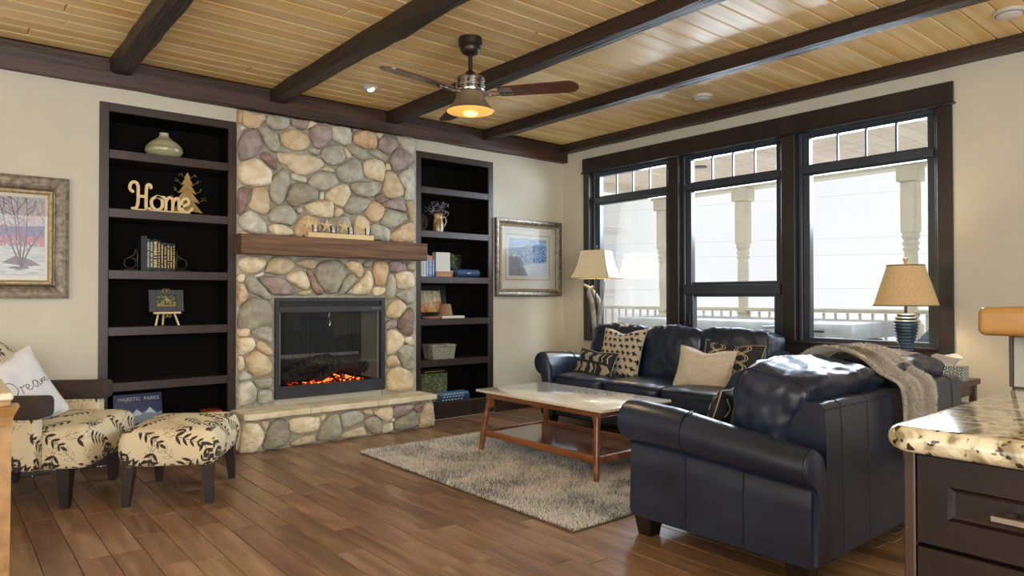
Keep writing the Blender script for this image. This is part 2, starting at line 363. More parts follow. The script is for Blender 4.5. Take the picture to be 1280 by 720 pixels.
# ------------------------------------------------------------------ setting
floor = struct('floor', (lambda b: (box(b, -7.9, .0, -7.8, 0.0, -.05, -.008), b)[1])(BM()), SUB)
# floor boards run towards the hearth wall; rows 123.5 mm wide, random lengths
r_ = random.Random(11); W_ = .1235; extra = BM(); nfl = 0; board_meshes = {}
FIX = {-4.192: [-1.9], -4.068: [-2.27, -1.6], -3.945: [-2.27, -2.09], -3.82: [-2.09, -2.385, -1.60], -3.697: [-2.39, -1.97, -1.6]}
def board(parent, nm, L, key, axis, m, wid, th, bev, top):
    k = (key, round(L, 2), axis)
    if k not in board_meshes:
        b = BM(); g = .0012
        if axis == 'y': box(b, g, wid-g, g, round(L, 2)-g, -th if top else 0, 0 if top else th, bev)
        else: box(b, g, round(L, 2)-g, g, wid-g, -th if top else 0, 0 if top else th, bev)
        me = bpy.data.meshes.new(nm); bmesh.ops.recalc_face_normals(b, faces=b.faces[:]); b.to_mesh(me); b.free(); me.materials.append(m); board_meshes[k] = me
    o = bpy.data.objects.new(nm, board_meshes[k]); COL.objects.link(o); o.parent = parent; return o
for k in range(-30, 36):
    x = -4.192+k*W_
    if x < -7.8 or x+W_ > 0: continue
    y = -.002
    while y > -7.7:
        L = round(r_.choice((.36, .48, .6, .72, .84, .96, 1.08))*r_.uniform(.9, 1.05), 2)
        if y > -.02: L = round(L*r_.uniform(.4, 1), 2)
        L = min(L, y+7.75)
        # inside the photographed wedge of floor?
        cxm, cym = x+W_/2-(-5.0177), y-L/2-(-5.1922); dep = cxm*fw.x+cym*fw.y; lat = cxm*rt.x+cym*rt.y
        vis = dep > 1.9 and -.82 < lat/max(dep, .1) < .62 and not (x > -2.45 and y < -3.95) and not (x > -2.6 and y-L > -2.85 and y < -.8)
        if vis and nfl < 298:
            o = board(floor, 'plank', L, 'f', 'y', OAK, W_, .02, .0022, True); o.location = (x, y-L, 0); nfl += 1
        else: box(extra, x+.0012, x+W_-.0012, y-L+.0012, y-.0012, -.02, 0, .002)
        y -= L
        if y > -7.7 and L <= 0.01: break
o = obj('plank', extra, OAK, floor); o['kind'] = 'stuff'

wall_back = BM()
for a in ((-8.0, -4.212, 0, .42, 0, 2.7), (-4.212, -.932, 0, .42, 2.389, 2.7), (-.932, 0.15, 0, .42, 0, 2.7), (-4.212, -.932, .36, .42, 0, 2.389), (-3.34, -3.0, 0.004, .36, 0, 2.389), (-2.17, -1.80, .004, .36, 0, 2.389), (-3.0, -2.17, .004, .36, 1.0, 2.389), (-3.0, -2.17, .004, .36, 0, .41)): box(wall_back, *a)
struct('wall_back', wall_back, WALL)
wr = BM()
for a in ((0, .15, -.388+.03, 0, 0, 2.7), (0, .15, -8, -3.514-.03, 0, 2.7), (0, .15, -3.545, -.357, 0, .745), (0, .15, -3.545, -.357, 2.36, 2.7)): box(wr, *a)
struct('wall_right', wr, WALL)
struct('wall_left', (lambda b: (box(b, -8.1, -7.95, -8, .1, 0, 2.7), b)[1])(BM()), WALL)
struct('wall_rear', (lambda b: (box(b, -8.1, .1, -8.0, -7.85, 0, 2.7), b)[1])(BM()), WALL)

ceiling = struct('ceiling', (lambda b: (box(b, -8, .1, -8, .1, 2.668, 2.78), b)[1])(BM()), GROOVE)
cextra = BM(); r2 = random.Random(4); ncp = 0
def vchamfer(bm, x0, x1, y0, y1, z0, z1): box(bm, x0, x1, y0, y1, z0, z1, .005)
for k in range(-46, 18):
    y = -2.184+k*.1302
    if y+.13 > -.0 or y < -7.8: continue
    xs = [-7.95, -r2.uniform(4.4, 6.2), -r2.uniform(1.2, 3.4), 0]
    for a, b_ in zip(xs[:-1], xs[1:]):
        L = round(b_-a, 2)
        if y > -5.0 and b_ > -5.4:
            o = board(ceiling, 'plank', L, 'c', 'x', PINE, .1302, .014, .006, False); o.location = (a, y, 2.655); ncp += 1
        else: vchamfer(cextra, a, b_-.001, y, y+.129, 2.655, 2.669)
o = obj('plank', cextra, PINE, ceiling); o['kind'] = 'stuff'
def rough_beam(nm, m, parent, a, b, w, h, axis, z, jit=.006, seed=0, step=.12):
    """hand-hewn beam; axis y: x centre w, from a to b"""
    bm = BM(); n = int(abs(b[1 if axis == 'y' else 0]-a[1 if axis == 'y' else 0])/step)+1; rings = []
    prof = [(-.5, 1), (-.5, .06), (-.44, 0), (-.15, 0), (.15, 0), (.44, 0), (.5, .06), (.5, 1)]
    for i in range(n+1):
        t = i/n; c = Vector(a).lerp(Vector(b), t); ring = []
        for j, (u, v) in enumerate(prof):
            n1 = noise.noise(Vector((t*n*.35+seed*9, j*1.7, 0))); n2 = noise.noise(Vector((t*n*.35+seed*5, j*1.7, 9)))
            du = u*w+n1*jit; dz = v*h+(n2*jit if v < .5 else 0)
            ring.append((c.x+du, c.y, z+dz) if axis == 'y' else (c.x, c.y+du, z+dz))
        rings.append(ring)
    loft(bm, rings); return obj(nm, bm, m, parent, 40)
for i, (x0, x1) in enumerate(((-4.168, -4.05), (-3.12, -3.0), (-2.135, -2.02), (-1.12, -1.015))):
    o = rough_beam('beam', BEAM, ceiling, ((x0+x1)/2, -7.8, 0), ((x0+x1)/2, -.05, 0), x1-x0, .09, 'y', 2.567, .012 if i < 2 else .006, i); o['label'] = 'dark hand-hewn ceiling beam'
rough_beam('beam', BEAM, ceiling, (-.055, -7.8, 0), (-.055, -.05, 0), .11, .08, 'y', 2.577, .004, 6)
rough_beam('beam', BEAMX, ceiling, (-7.9, -.036, 0), (.0, -.036, 0), .073, .17, 'x', 2.487, .006, 8)
bb = BM(); box(bb, -8, -4.215, -.016, 0, 0, .145, .004); struct('baseboard_left', bb, CAB)
bb = BM(); box(bb, -.928, -.016, -.016, 0, 0, .145, .004); struct('baseboard_back', bb, CAB)
bb = BM(); box(bb, -.016, 0, -7.8, 0, 0, .145, .004); struct('baseboard_right', bb, CAB)

# ------------------------------------------------------------------ big window
t1 = BM(); box(t1, -.024, 0, -3.612, -.300, 2.352, 2.485, .003); struct('trim_1', t1, TRIM)
t2 = BM(); box(t2, -.036, 0, -3.622, -.292, 2.336, 2.352, .003); struct('trim_2', t2, TRIM)
for i, (a, b_) in enumerate(((-.388, -.312), (-1.473, -1.361), (-2.542, -2.433), (-3.604, -3.514))):
    t = BM(); box(t, -.02, 0.0, a, b_, .66, 2.336, .003) if i in (0, 3) else box(t, -.02, .02, a, b_, .76, 2.336, .003)
    struct('trim_%d' % (i+3), t, TRIM)
t = BM(); box(t, -.018, 0, -3.514, -.388, .66, .752, .003); struct('trim_7', t, TRIM)
t = BM(); box(t, -.03, .13, -3.514, -.388, .745, .762, .003); struct('trim_8', t, TRIM)
t = BM(); box(t, .0, .15, -3.545, -.357, 2.345, 2.36); box(t, .0, .15, -.388, -.357, .745, 2.36); box(t, 0, .15, -3.545, -3.514, .745, 2.36); box(t, .02, .15, -1.473, -1.361, .76, 2.345); box(t, .02, .15, -2.542, -2.433, .76, 2.345); struct('trim_9', t, TRIM)
def rect_frame(bm, y0, y1, z0, z1, w, x0, x1, bev=.003, wt=None, wb=None):
    wt = w if wt is None else wt; wb = w if wb is None else wb
    box(bm, x0, x1, y0, y0+w, z0, z1, bev); box(bm, x0, x1, y1-w, y1, z0, z1, bev)
    box(bm, x0, x1, y0+w, y1-w, z1-wt, z1, bev); box(bm, x0, x1, y0+w, y1-w, z0, z0+wb, bev)
for i, (y1, y0) in enumerate(((-.388, -1.361), (-1.473, -2.433), (-2.542, -3.514))):
    wdw = thing('window_%d' % (i+1), None, None, (0, y0, 0), kind='structure'); w = y1-y0
    b = BM(); rect_frame(b, .002, w-.002, .762, 2.343, .028, .035, .12); obj('window_frame', b, SASH, wdw)
    b = BM(); box(b, .03, .12, .03, w-.03, 2.028, 2.088, .004); obj('transom_bar', b, SASH, wdw)
    b = BM(); rect_frame(b, .03, w-.03, 2.088, 2.315, .05, .055, .11, wt=.018, wb=.012); obj('sash', b, SASH, wdw)
    for k in range(1, 4):
        yy = .08+(w-.16)*k/4; bx('muntin', SASH, wdw, .075, .095, yy-.006, yy+.006, 2.095, 2.3, .001)
    b = BM(); pane_uv(b, [(.085, .07, 2.09), (.085, w-.07, 2.09), (.085, w-.07, 2.3), (.085, .07, 2.3)]); obj('pane', b, GLASS, wdw)
    if i != 1:
        b = BM(); rect_frame(b, .03, w-.03, .765, 2.028, .052, .055, .11, wt=.012, wb=.018); obj('sash', b, SASH, wdw)
        b = BM(); pane_uv(b, [(.085, .07, .78), (.085, w-.07, .78), (.085, w-.07, 2.02), (.085, .07, 2.02)]); obj('pane', b, GLASS, wdw)
    else:
        b = BM(); rect_frame(b, .03, w-.03, 1.2, 2.028, .052, .055, .11, wt=.012, wb=.025); obj('sash', b, SASH, wdw)
        b = BM(); pane_uv(b, [(.085, .07, 1.22), (.085, w-.07, 1.22), (.085, w-.07, 2.02), (.085, .07, 2.02)]); obj('pane', b, GLASS, wdw)
        b = BM(); box(b, .02, .12, .03, w-.03, 1.118, 1.2, .004); obj('transom_bar', b, SASH, wdw)
        b = BM(); rect_frame(b, .03, w-.03, .765, 1.118, .07, .05, .11, wt=.02, wb=.03); obj('sash', b, SASH, wdw)
        b = BM(); pane_uv(b, [(.085, .09, .79), (.085, w-.09, .79), (.085, w-.09, 1.11), (.085, .09, 1.11)]); obj('pane', b, GLASS, wdw)
        b = BM(); box(b, .018, .05, w-.085, w-.065, .86, .96, .003); tube(b, [(.03, w-.075, .9), (.0, w-.06, .88), (-.01, w-.05, .84)], .006); obj('latch', b, BRONZE, wdw)

# ------------------------------------------------------------------ porch outside
struct('porch_deck', (lambda b: ([box(b, .16, 2.55, y, y+.135, -.16, -.12, .004) for y in np.arange(-7, 4, .14)], b)[1])(BM()), mat('grey_deck_boards', 'a9a49a', 'b8b4aa', rough=.8))
pc = struct('porch_ceiling', (lambda b: (box(b, .15, 2.62, -7.5, .78, 2.525, 2.6), b)[1])(BM()), PORCHC)
for k in range(40):
    y = .70-k*.14
    o = board(pc, 'plank', 2.45, 'pc', 'x', PORCHC, .14, .012, .005, False); o.location = (.155, y-.07, 2.512)
bx('fascia_beam', PORCHW, pc, 2.42, 2.62, -7.5, .80, 2.395, 2.53, .004); bx('fascia_beam', PORCHW, pc, .2, 2.42, .62, .80, 2.43, 2.53, .004)
def porch_post(x, y, label):
    p = thing('porch_post', label, 'post', (x, y, -.12), group='cream turned posts of the porch')
    b = BM(); box(b, -.10, .10, -.10, .10, 2.36, 2.515, .008); obj('capital', b, PORCHW, p)
    b = BM(); box(b, -.076, .076, -.076, .076, 1.84, 2.37, .02); obj('upper_block', b, PORCHW, p)
    b = BM(); box(b, -.09, .09, -.09, .09, 0, .95, .02); obj('lower_block', b, PORCHW, p)
    prof = [(.07, .93), (.085, .97), (.06, 1.0), (.078, 1.03), (.06, 1.06), (.055, 1.12), (.066, 1.4), (.064, 1.62), (.06, 1.66), (.078, 1.69), (.06, 1.71), (.08, 1.745), (.06, 1.775), (.084, 1.81), (.07, 1.85)]
    b = BM(); lathe(b, prof, 20); obj('turned_shaft', b, PORCHW, p, 50)
porch_post(2.42, .58, 'cream turned porch post seen through the left window'); porch_post(2.42, -.60, 'cream turned porch post seen through the middle window'); porch_post(2.42, -2.46, 'cream turned porch post behind the window lamp')
rl = thing('porch_railing', 'cream wooden railing with square balusters running along the porch edge', 'railing', (2.42, -2, -.12))
bx('top_rail', PORCHW, rl, -.05, .05, -4, 6, 1.045, 1.085, .008); bx('bottom_rail', PORCHW, rl, -.03, .03, -4, 6, .10, .15, .005)
me_b = None
for k in range(75):
    y = -3.93+k*.128
    if me_b is None: o = bx('baluster', PORCHW, rl, -.011, .011, -.011, .011, .14, 1.04, .002); me_b = o.data
    else: o = bpy.data.objects.new('baluster', me_b); COL.objects.link(o); o.parent = rl
    o.location = (0, y, 0)
ht = thing('hot_tub', 'grey vinyl covered hot tub standing on the porch behind the sofa', 'hot tub', (1.55, -1.15, -.12))
b = BM(); softbox(b, (0, 0, .42), (1.0, 2.6, .84), 14, 8); obj('cabinet', b, COVER, ht, 60)
b = BM(); box(b, -.55, .55, -1.36, 1.3, .84, .985, .02, 2); obj('cover', b, COVER, ht, 40)
b = BM(); box(b, -.57, -.545, -.6, -.0, .6, .86, .006); box(b, -.57, -.545, -1.3, -.75, .62, .86, .006); obj('skirt_flap', b, COVER, ht)
b = BM(); tube(b, spline([(-.58, -.55, .93), (-.6, -.8, .94), (-.6, -1.0, .90), (-.6, -.97, .78), (-.6, -.85, .62)], 6), .016); obj('lifter_arm', b, mat('lifter_metal', '8c8e90', rough=.4, metal=.6), ht, 60)
b = BM(); box(b, -.575, -.555, -.98, -.78, .90, .915); box(b, -.575, -.555, -1.12, -1.02, .90, .915); obj('strap', b, BLACK, ht)
b = BM(); pts = [(-3.0, -.12), (-3.02, .75), (-3.10, .83), (-3.25, 1.0), (-3.6, 1.08), (-4.4, 1.0), (-4.6, .4), (-4.6, -.12)]
prism(b, pts, 1.0, 1.5, 'x')
for v in b.verts: v.co += Vector((noise.noise(v.co*2)*.05, noise.noise(v.co*3+Vector((4, 0, 0)))*.03, 0))
tag(obj('tarp_covered_grill', b, TARP), 'slate blue tarp draped over a porch grill outside the right window', 'tarp')
b = BM(); lathe(b, [(.07, -.012), (.07, 0), (.05, 0)], 20); o = obj('vent_cap', b, BRONZE, pc, 40); o.location = (1.35, -.75, 2.515)
g = BM(); box(g, 2.6, 90, -80, 80, -2.2, -2.0); struct('ground', g, SNOW)
for i, (z0, z1) in enumerate(((3.1, 2.4), (2.6, 2.0), (1.35, 1.95), (4.3, 3.7))):
    b = BM(); tube(b, [(14+t*.2, 14-t*2.6, z0+(z1-z0)*t/16-1.0*(t/16)*(1-t/16)) for t in range(17)], .004, 5); tag(obj('overhead_wire', b, mat('pale_wire', 'c8c8c8', rough=.8)), ['second highest overhead wire in the white sky beyond the porch', 'third highest overhead wire in the white sky beyond the porch', 'lowest overhead wire in the sky, close above the porch railing', 'topmost overhead wire in the white sky beyond the porch'][i], 'wire', 'overhead wires beyond the porch')

# ------------------------------------------------------------------ fireplace
STONES = """wo -3345,2462 -3309,2472 -3305,2388 -3337,2383
wt -3303,2469 -3251,2471 -3136,2472 -3136,2426 -3169,2395 -3184,2362 -3225,2350 -3265,2357 -3301,2388
wg -3128,2465 -3064,2480 -2963,2478 -2943,2439 -2963,2397 -3025,2368 -3079,2368 -3128,2413
wp -2931,2471 -2827,2484 -2794,2482 -2803,2422 -2851,2403 -2923,2426
wc -2790,2483 -2724,2477 -2737,2452 -2815,2406 -2807,2437
ww -3319,2367 -3272,2352 -3294,2331 -3312,2317
wp -3337,2236 -3294,2323 -3250,2343 -3206,2340 -3162,2287 -3161,2223 -3184,2176 -3224,2140 -3293,2106 -3326,2116 -3335,2178
wg -3199,2360 -3147,2395 -3098,2372 -3048,2338 -3028,2288 -3024,2227 -3047,2194 -3093,2206 -3139,2249 -3158,2307
wt -3025,2334 -2978,2375 -2899,2397 -2819,2376 -2790,2337 -2790,2282 -2851,2235 -2931,2232 -3009,2267
wp -2790,2408 -2745,2450 -2687,2480 -2623,2482 -2593,2446 -2602,2365 -2653,2294 -2707,2274 -2745,2285 -2778,2347
wP -3176,2154 -3146,2192 -3101,2186 -3055,2139 -3039,2088 -3059,2067 -3093,2082 -3139,2121
wg -2790,2267 -2728,2271 -2699,2263 -2703,2227 -2745,2218 -2786,2236
wc -3044,2179 -3017,2209 -2851,2212 -2728,2204 -2674,2179 -2669,2140 -2703,2104 -2826,2051 -2898,2058 -2962,2105 -3024,2120
wc -3333,2060 -3293,2102 -3206,2134 -3146,2109 -3085,2052 -3081,1985 -3115,1936 -3264,1928 -3325,1959
ww -2619,2458 -2550,2477 -2454,2484 -2429,2431 -2436,2348 -2507,2330 -2567,2346 -2606,2388
wp -2423,2477 -2374,2480 -2401,2451 -2423,2444
wo -2414,2417 -2356,2471 -2264,2485 -2209,2460 -2192,2399 -2208,2346 -2264,2329 -2337,2337 -2401,2361
wc -2204,2473 -2133,2482 -2171,2427
wp -2180,2409 -2133,2462 -2076,2477 -2018,2454 -1993,2402 -2037,2353 -2076,2309 -2133,2323 -2180,2350
ww -2008,2481 -1818,2487 -1828,2390 -1859,2333 -1909,2353 -1968,2405
wg -2691,2249 -2653,2298 -2576,2324 -2515,2325 -2485,2260 -2493,2210 -2550,2158 -2619,2154 -2678,2195
wc -2505,2306 -2480,2313 -2432,2263 -2432,2238 -2467,2225 -2493,2275
wg -2467,2323 -2418,2346 -2292,2310 -2269,2271 -2328,2231 -2382,2249 -2436,2274
wg -2264,2318 -2208,2336 -2104,2305 -2087,2261 -2104,2233 -2180,2266 -2255,2290
wp -2075,2254 -2037,2336 -1988,2378 -1909,2361 -1838,2310 -1838,2266 -1998,2165 -2046,2189
wg -2567,2124 -2445,2216 -2400,2238 -2355,2211 -2328,2131 -2328,2065 -2453,2026 -2515,2037
wc -2330,2206 -2264,2251 -2152,2253 -2119,2198 -2133,2086 -2171,2070 -2291,2094 -2319,2149
wc -2114,2224 -2085,2232 -2066,2183 -2114,2173
wt -2123,2146 -2056,2171 -2007,2134 -1948,2037 -1943,1977 -2017,1940 -2094,1938 -2142,1984 -2133,2069
ww -1993,2144 -1889,2221 -1838,2196 -1833,1970 -1859,1942 -1929,1944 -1929,2022 -1978,2094
wk -2703,2116 -2635,2140 -2571,2124 -2576,2095 -2669,2100
wg -2793,2016 -2752,2067 -2652,2102 -2584,2086 -2550,2042 -2558,1996 -2677,1941 -2752,1949 -2801,1983
wg -3100,1930 -3070,2016 -3001,2085 -2954,2060 -2946,1976 -2973,1920 -2985,1842 -3016,1801 -3062,1812 -3096,1855
ww -2934,2047 -2898,2055 -2810,2033 -2814,1990 -2866,1992 -2930,2016
wP -3325,1900 -3242,1923 -3242,1886 -3271,1809 -3281,1735 -3310,1703 -3335,1716 -3335,1804
wt -3231,1898 -3198,1924 -3134,1923 -3104,1854 -3103,1756 -3137,1716 -3190,1734 -3260,1766 -3245,1826
wG -2965,1890 -2922,1971 -2834,1996 -2727,1952 -2711,1882 -2898,1799 -2929,1801 -2969,1836
ww -2702,1930 -2669,1937 -2669,1878 -2698,1875
wg -2898,1788 -2850,1803 -2842,1761 -2874,1743
ww -3331,1672 -3263,1743 -3190,1712 -3126,1649 -3129,1574 -3233,1572 -3313,1615
wg -3115,1703 -3077,1773 -3023,1804 -2961,1806 -2898,1757 -2893,1695 -2937,1646 -2992,1658 -3084,1663
wc -3111,1628 -3069,1653 -3007,1657 -2921,1616 -2913,1578 -3023,1566 -3084,1576
wo -3338,1577 -3292,1587 -3233,1566 -3335,1561
wc -2825,1805 -2768,1849 -2685,1864 -2601,1868 -2584,1813 -2592,1740 -2685,1730 -2768,1751
wo -2905,1641 -2833,1742 -2768,1728 -2710,1708 -2689,1623 -2784,1578 -2897,1572
wc -2656,1919 -2575,1995 -2493,2022 -2444,1979 -2444,1922 -2497,1832 -2532,1830 -2643,1872
wg -2440,2013 -2373,2048 -2208,2070 -2147,2043 -2170,1981 -2254,1927 -2355,1927 -2418,1962
wg -2493,1837 -2427,1928 -2264,1906 -2264,1872 -2328,1801 -2417,1770 -2479,1797
wP -2213,1927 -2170,1975 -2118,1936 -2137,1887 -2180,1896
wp -2132,1892 -2085,1926 -1978,1940 -1904,1877 -1909,1829 -1978,1837 -2056,1848 -2128,1859
wt -2309,1786 -2245,1899 -2170,1885 -2128,1850 -2151,1773 -2189,1728 -2245,1728
wk -1904,1933 -1848,1921 -1818,1875 -1833,1761 -1858,1746 -1899,1817
wg -2165,1721 -2132,1808 -2075,1842 -1928,1810 -1901,1773 -1988,1716 -2065,1677 -2142,1697
wo -2060,1643 -1978,1708 -1889,1748 -1838,1717 -1838,1578 -2060,1575
wg -2263,1673 -2222,1713 -2132,1698 -2075,1663 -2075,1574 -2226,1575 -2263,1615
wc -2408,1713 -2355,1774 -2273,1730 -2268,1614 -2327,1570 -2417,1565
wt -2575,1814 -2541,1823 -2493,1796 -2532,1753 -2575,1742
wg -2652,1712 -2532,1753 -2488,1764 -2440,1735 -2435,1630 -2488,1594 -2643,1586
wc -3330,1365 -3298,1399 -3211,1406 -3151,1400 -3121,1364 -3144,1318 -3210,1276 -3269,1275 -3319,1321
wk -3132,1304 -3106,1372 -3068,1403 -2976,1407 -2909,1371 -2912,1324 -2983,1269 -3060,1271 -3128,1285
wk -2897,1367 -2849,1392 -2751,1403 -2719,1369 -2751,1317 -2816,1323 -2881,1348
wc -3341,1255 -3319,1276 -3287,1267 -3283,1227 -3305,1208 -3333,1215
ww -3207,1261 -3151,1292 -3137,1277 -3158,1255 -3199,1246
wg -3280,1219 -3254,1257 -3218,1254 -3136,1169 -3083,1101 -3086,1079 -3128,1079 -3180,1109 -3247,1139
wp -3188,1247 -3068,1260 -3006,1253 -2944,1201 -2888,1147 -2920,1116 -3060,1116 -3121,1161
wc -2971,1246 -2928,1297 -2857,1310 -2808,1280 -2783,1210 -2791,1171 -2832,1157 -2896,1186 -2952,1216
wP -2804,1304 -2775,1308 -2709,1203 -2663,1140 -2684,1117 -2726,1124 -2767,1179
wk -2876,1140 -2816,1159 -2771,1152 -2791,1120 -2864,1113
wt -3333,1189 -3290,1199 -3261,1124 -3268,1087 -3304,1047 -3329,1051
wG -3326,992 -3275,1072 -3202,1103 -3105,1064 -3079,1018 -3078,890 -3135,855 -3296,845 -3332,890
wG -2734,1329 -2684,1385 -2617,1399 -2522,1391 -2470,1319 -2474,1270 -2531,1181 -2565,1133 -2625,1124 -2684,1164 -2742,1258
wt -2483,1372 -2435,1401 -2372,1399 -2327,1347 -2322,1298 -2354,1258 -2399,1292 -2461,1332
wp -2318,1372 -2290,1402 -2240,1404 -2240,1366 -2272,1340 -2313,1352
wG -2539,1133 -2487,1254 -2426,1297 -2385,1264 -2399,1223 -2496,1121
wc -2425,1125 -2408,1190 -2318,1273 -2281,1332 -2235,1283 -2230,1217 -2272,1125 -2336,1117
ww -2474,1129 -2425,1174 -2425,1149 -2443,1126
wo -2235,1341 -2207,1401 -2132,1411 -2089,1362 -2103,1277 -2136,1192 -2198,1200 -2221,1258
wc -2235,1142 -2216,1183 -2122,1180 -2117,1150 -2169,1112 -2225,1112
wp -2084,1387 -2046,1407 -1958,1404 -1916,1358 -1938,1323 -2026,1304 -2079,1328
wk -1908,1380 -1868,1398 -1833,1386 -1836,1321 -1878,1333
wc -2021,1279 -1987,1318 -1898,1324 -1843,1290 -1833,1204 -1878,1169 -1977,1168 -2012,1219
wg -2108,1184 -2084,1290 -2046,1291 -2016,1202 -2021,1125 -2074,1074 -2108,1100
wg -2007,1108 -1977,1151 -1848,1156 -1836,1065 -1878,1030 -1928,1056
wt -2108,973 -2074,1049 -1997,1083 -1938,1048 -1913,1013 -1977,928 -2036,913 -2103,939
wP -2008,871 -1885,1006 -1840,975 -1843,819 -1871,760 -1940,786
wp -2122,868 -2075,908 -2015,901 -2011,842 -2088,821 -2122,833
wc -2102,792 -2035,827 -1940,762 -1947,703 -2008,629 -2075,609 -2104,651
wc -1926,750 -1857,753 -1840,674 -1919,702
wg -1994,634 -1940,688 -1843,662 -1836,505 -1871,466 -1940,500
wt -2104,558 -2075,601 -2021,600 -1978,538 -1994,516 -2088,510
wt -2104,441 -2021,506 -1940,494 -1843,428 -1840,337 -1898,294 -2061,303 -2101,347
wt -3329,869 -3256,876 -3246,847 -3265,810 -3325,812
wg -3237,847 -3190,893 -3124,896 -3077,851 -3080,755 -3133,772 -3209,808
wc -3334,766 -3320,803 -3237,804 -3204,770 -3213,723 -3292,675 -3324,691
wt -3199,760 -3161,778 -3075,697 -3079,659 -3123,671 -3190,712
wt -3278,642 -3208,704 -3132,671 -3074,591 -3084,534 -3151,506 -3208,515 -3255,565
wt -3329,663 -3292,666 -3281,614 -3283,572 -3324,561
wg -3328,533 -3292,568 -3236,526 -3236,498 -3282,483 -3324,486
wg -3217,487 -3161,497 -3084,491 -3079,438 -3112,412 -3179,427
ww -3337,376 -3319,467 -3245,485 -3198,429 -3196,344 -3217,317 -3318,299 -3335,310
wg -3189,371 -3170,407 -3083,400 -3081,313 -3160,302 -3188,324
hc -3392,61 -3362,205 -3331,221 -3261,204 -3217,132 -3221,77 -3268,-3 -3384,10
ht -3245,214 -3185,215 -3189,184 -3209,147
hG -3229,23 -3205,115 -3157,208 -3067,210 -3034,125 -3030,59 -3075,17 -3197,-1
hc -3034,190 -2992,217 -2812,205 -2796,162 -2820,90 -2975,89 -3030,124
hk -3025,27 -2975,60 -2846,72 -2829,33 -2837,17 -2992,-3
hc -2785,206 -2749,211 -2767,175 -2789,169
hG -2820,48 -2767,150 -2714,203 -2654,211 -2631,142 -2622,73 -2659,10 -2794,15
hg -2635,196 -2561,218 -2476,217 -2433,165 -2447,123 -2589,71 -2617,117
ht -2442,214 -2379,216 -2355,182 -2379,163 -2418,172
hG -2428,129 -2379,154 -2320,152 -2270,84 -2280,23 -2340,0 -2389,37 -2418,84
hk -2635,21 -2598,55 -2447,83 -2400,25 -2418,10 -2579,10
hc -2340,189 -2280,214 -2179,208 -2174,127 -2220,92 -2270,111 -2330,162
hw -2275,23 -2260,74 -2189,84 -2174,64 -2179,11 -2250,2
hc -2184,105 -2159,116 -2159,89 -2184,92
hp -2169,203 -2097,216 -1980,210 -1991,170 -2117,116 -2164,126
hG -2164,63 -2117,111 -1980,151 -1937,100 -1937,17 -2117,7 -2164,27
hP -1975,196 -1894,216 -1894,151 -1937,137 -1975,169
hk -1921,70 -1872,195 -1839,215 -1783,158 -1774,16 -1794,-10 -1915,3
"""
fp = thing('fireplace', 'floor-to-ceiling river-stone fireplace with a raised limestone hearth', 'fireplace', (-2.565, 0, 0))
b = BM()
for a in ((-3.335, -3.05, -.012, .004, .2, 2.484), (-2.13, -1.80, -.012, .004, .2, 2.484), (-3.05, -2.13, -.012, .004, 1.09, 2.484), (-3.375, -1.785, -.242, .004, 0, .236)  ): box(b, a[0]+2.565, a[1]+2.565, *a[2:])
obj('mortar', b, MORT, fp)
def stone(pts, y0, h, key, seed, M=None):
    """rounded cobble: smoothed traced outline, domed towards -y"""
    P = [Vector((x, z)) for x, z in pts]
    c = sum(P, Vector((0, 0)))/len(P); sp = spline([(p.x, p.y, 0) for p in P], 3, True)
    N = 20; L = len(sp); ring0 = [Vector((sp[int(i*L/N)].x, sp[int(i*L/N)].y)) for i in range(N)]
    sz = max((p-c).length for p in ring0); mn = min((p-c).length for p in ring0); hh = h*min(1, .45+mn/.10)
    bm = BM(); prev = None; rings = []
    for s_, d in ((.93, -.25), (1.0, .12), (.99, .34), (.93, .62), (.80, .84), (.56, .97), (.28, 1.02)):
        rg = []
        for k, p in enumerate(ring0):
            q = c+(p-c)*s_; nn = noise.noise(Vector((q.x*14, q.y*14, seed)))*.35+noise.noise(Vector((q.x*32, q.y*32, seed)))*.14
            q2 = q+(p-c).normalized()*(noise.noise(Vector((k*1.1, seed, s_*2)))*.004)
            rg.append((q2.x, y0-hh*(d+(nn*.5 if d > .5 else 0)), q2.y))
        rings.append(rg)
    R = loft(bm, rings, True, False); top = bm.verts.new((c.x, y0-hh*(1.03+.2*noise.noise(Vector((c.x*14, c.y*14, seed)))), c.y))
    for j in range(N): bm.faces.new((R[-1][j], R[-1][(j+1) % N], top))
    return bm
for i, l in enumerate(STONES.strip().splitlines()):
    a = l.split(); pts = [tuple(float(v)/1000 for v in s.split(',')) for s in a[1:]]
    pts = [(min(max(x, -3.335 if a[0][0] == 'w' else -3.4), -1.797 if a[0][0] == 'w' else -1.77)+2.565, min(z, 2.482) if a[0][0] == 'w' else max(z, .004)) for x, z in pts]
    bm = stone(pts, -.012 if a[0][0] == 'w' else -.242, .062 if a[0][0] == 'w' else .05, a[0][1], i*1.37)
    obj('stone', bm, STONE[a[0][1]], fp, 60)
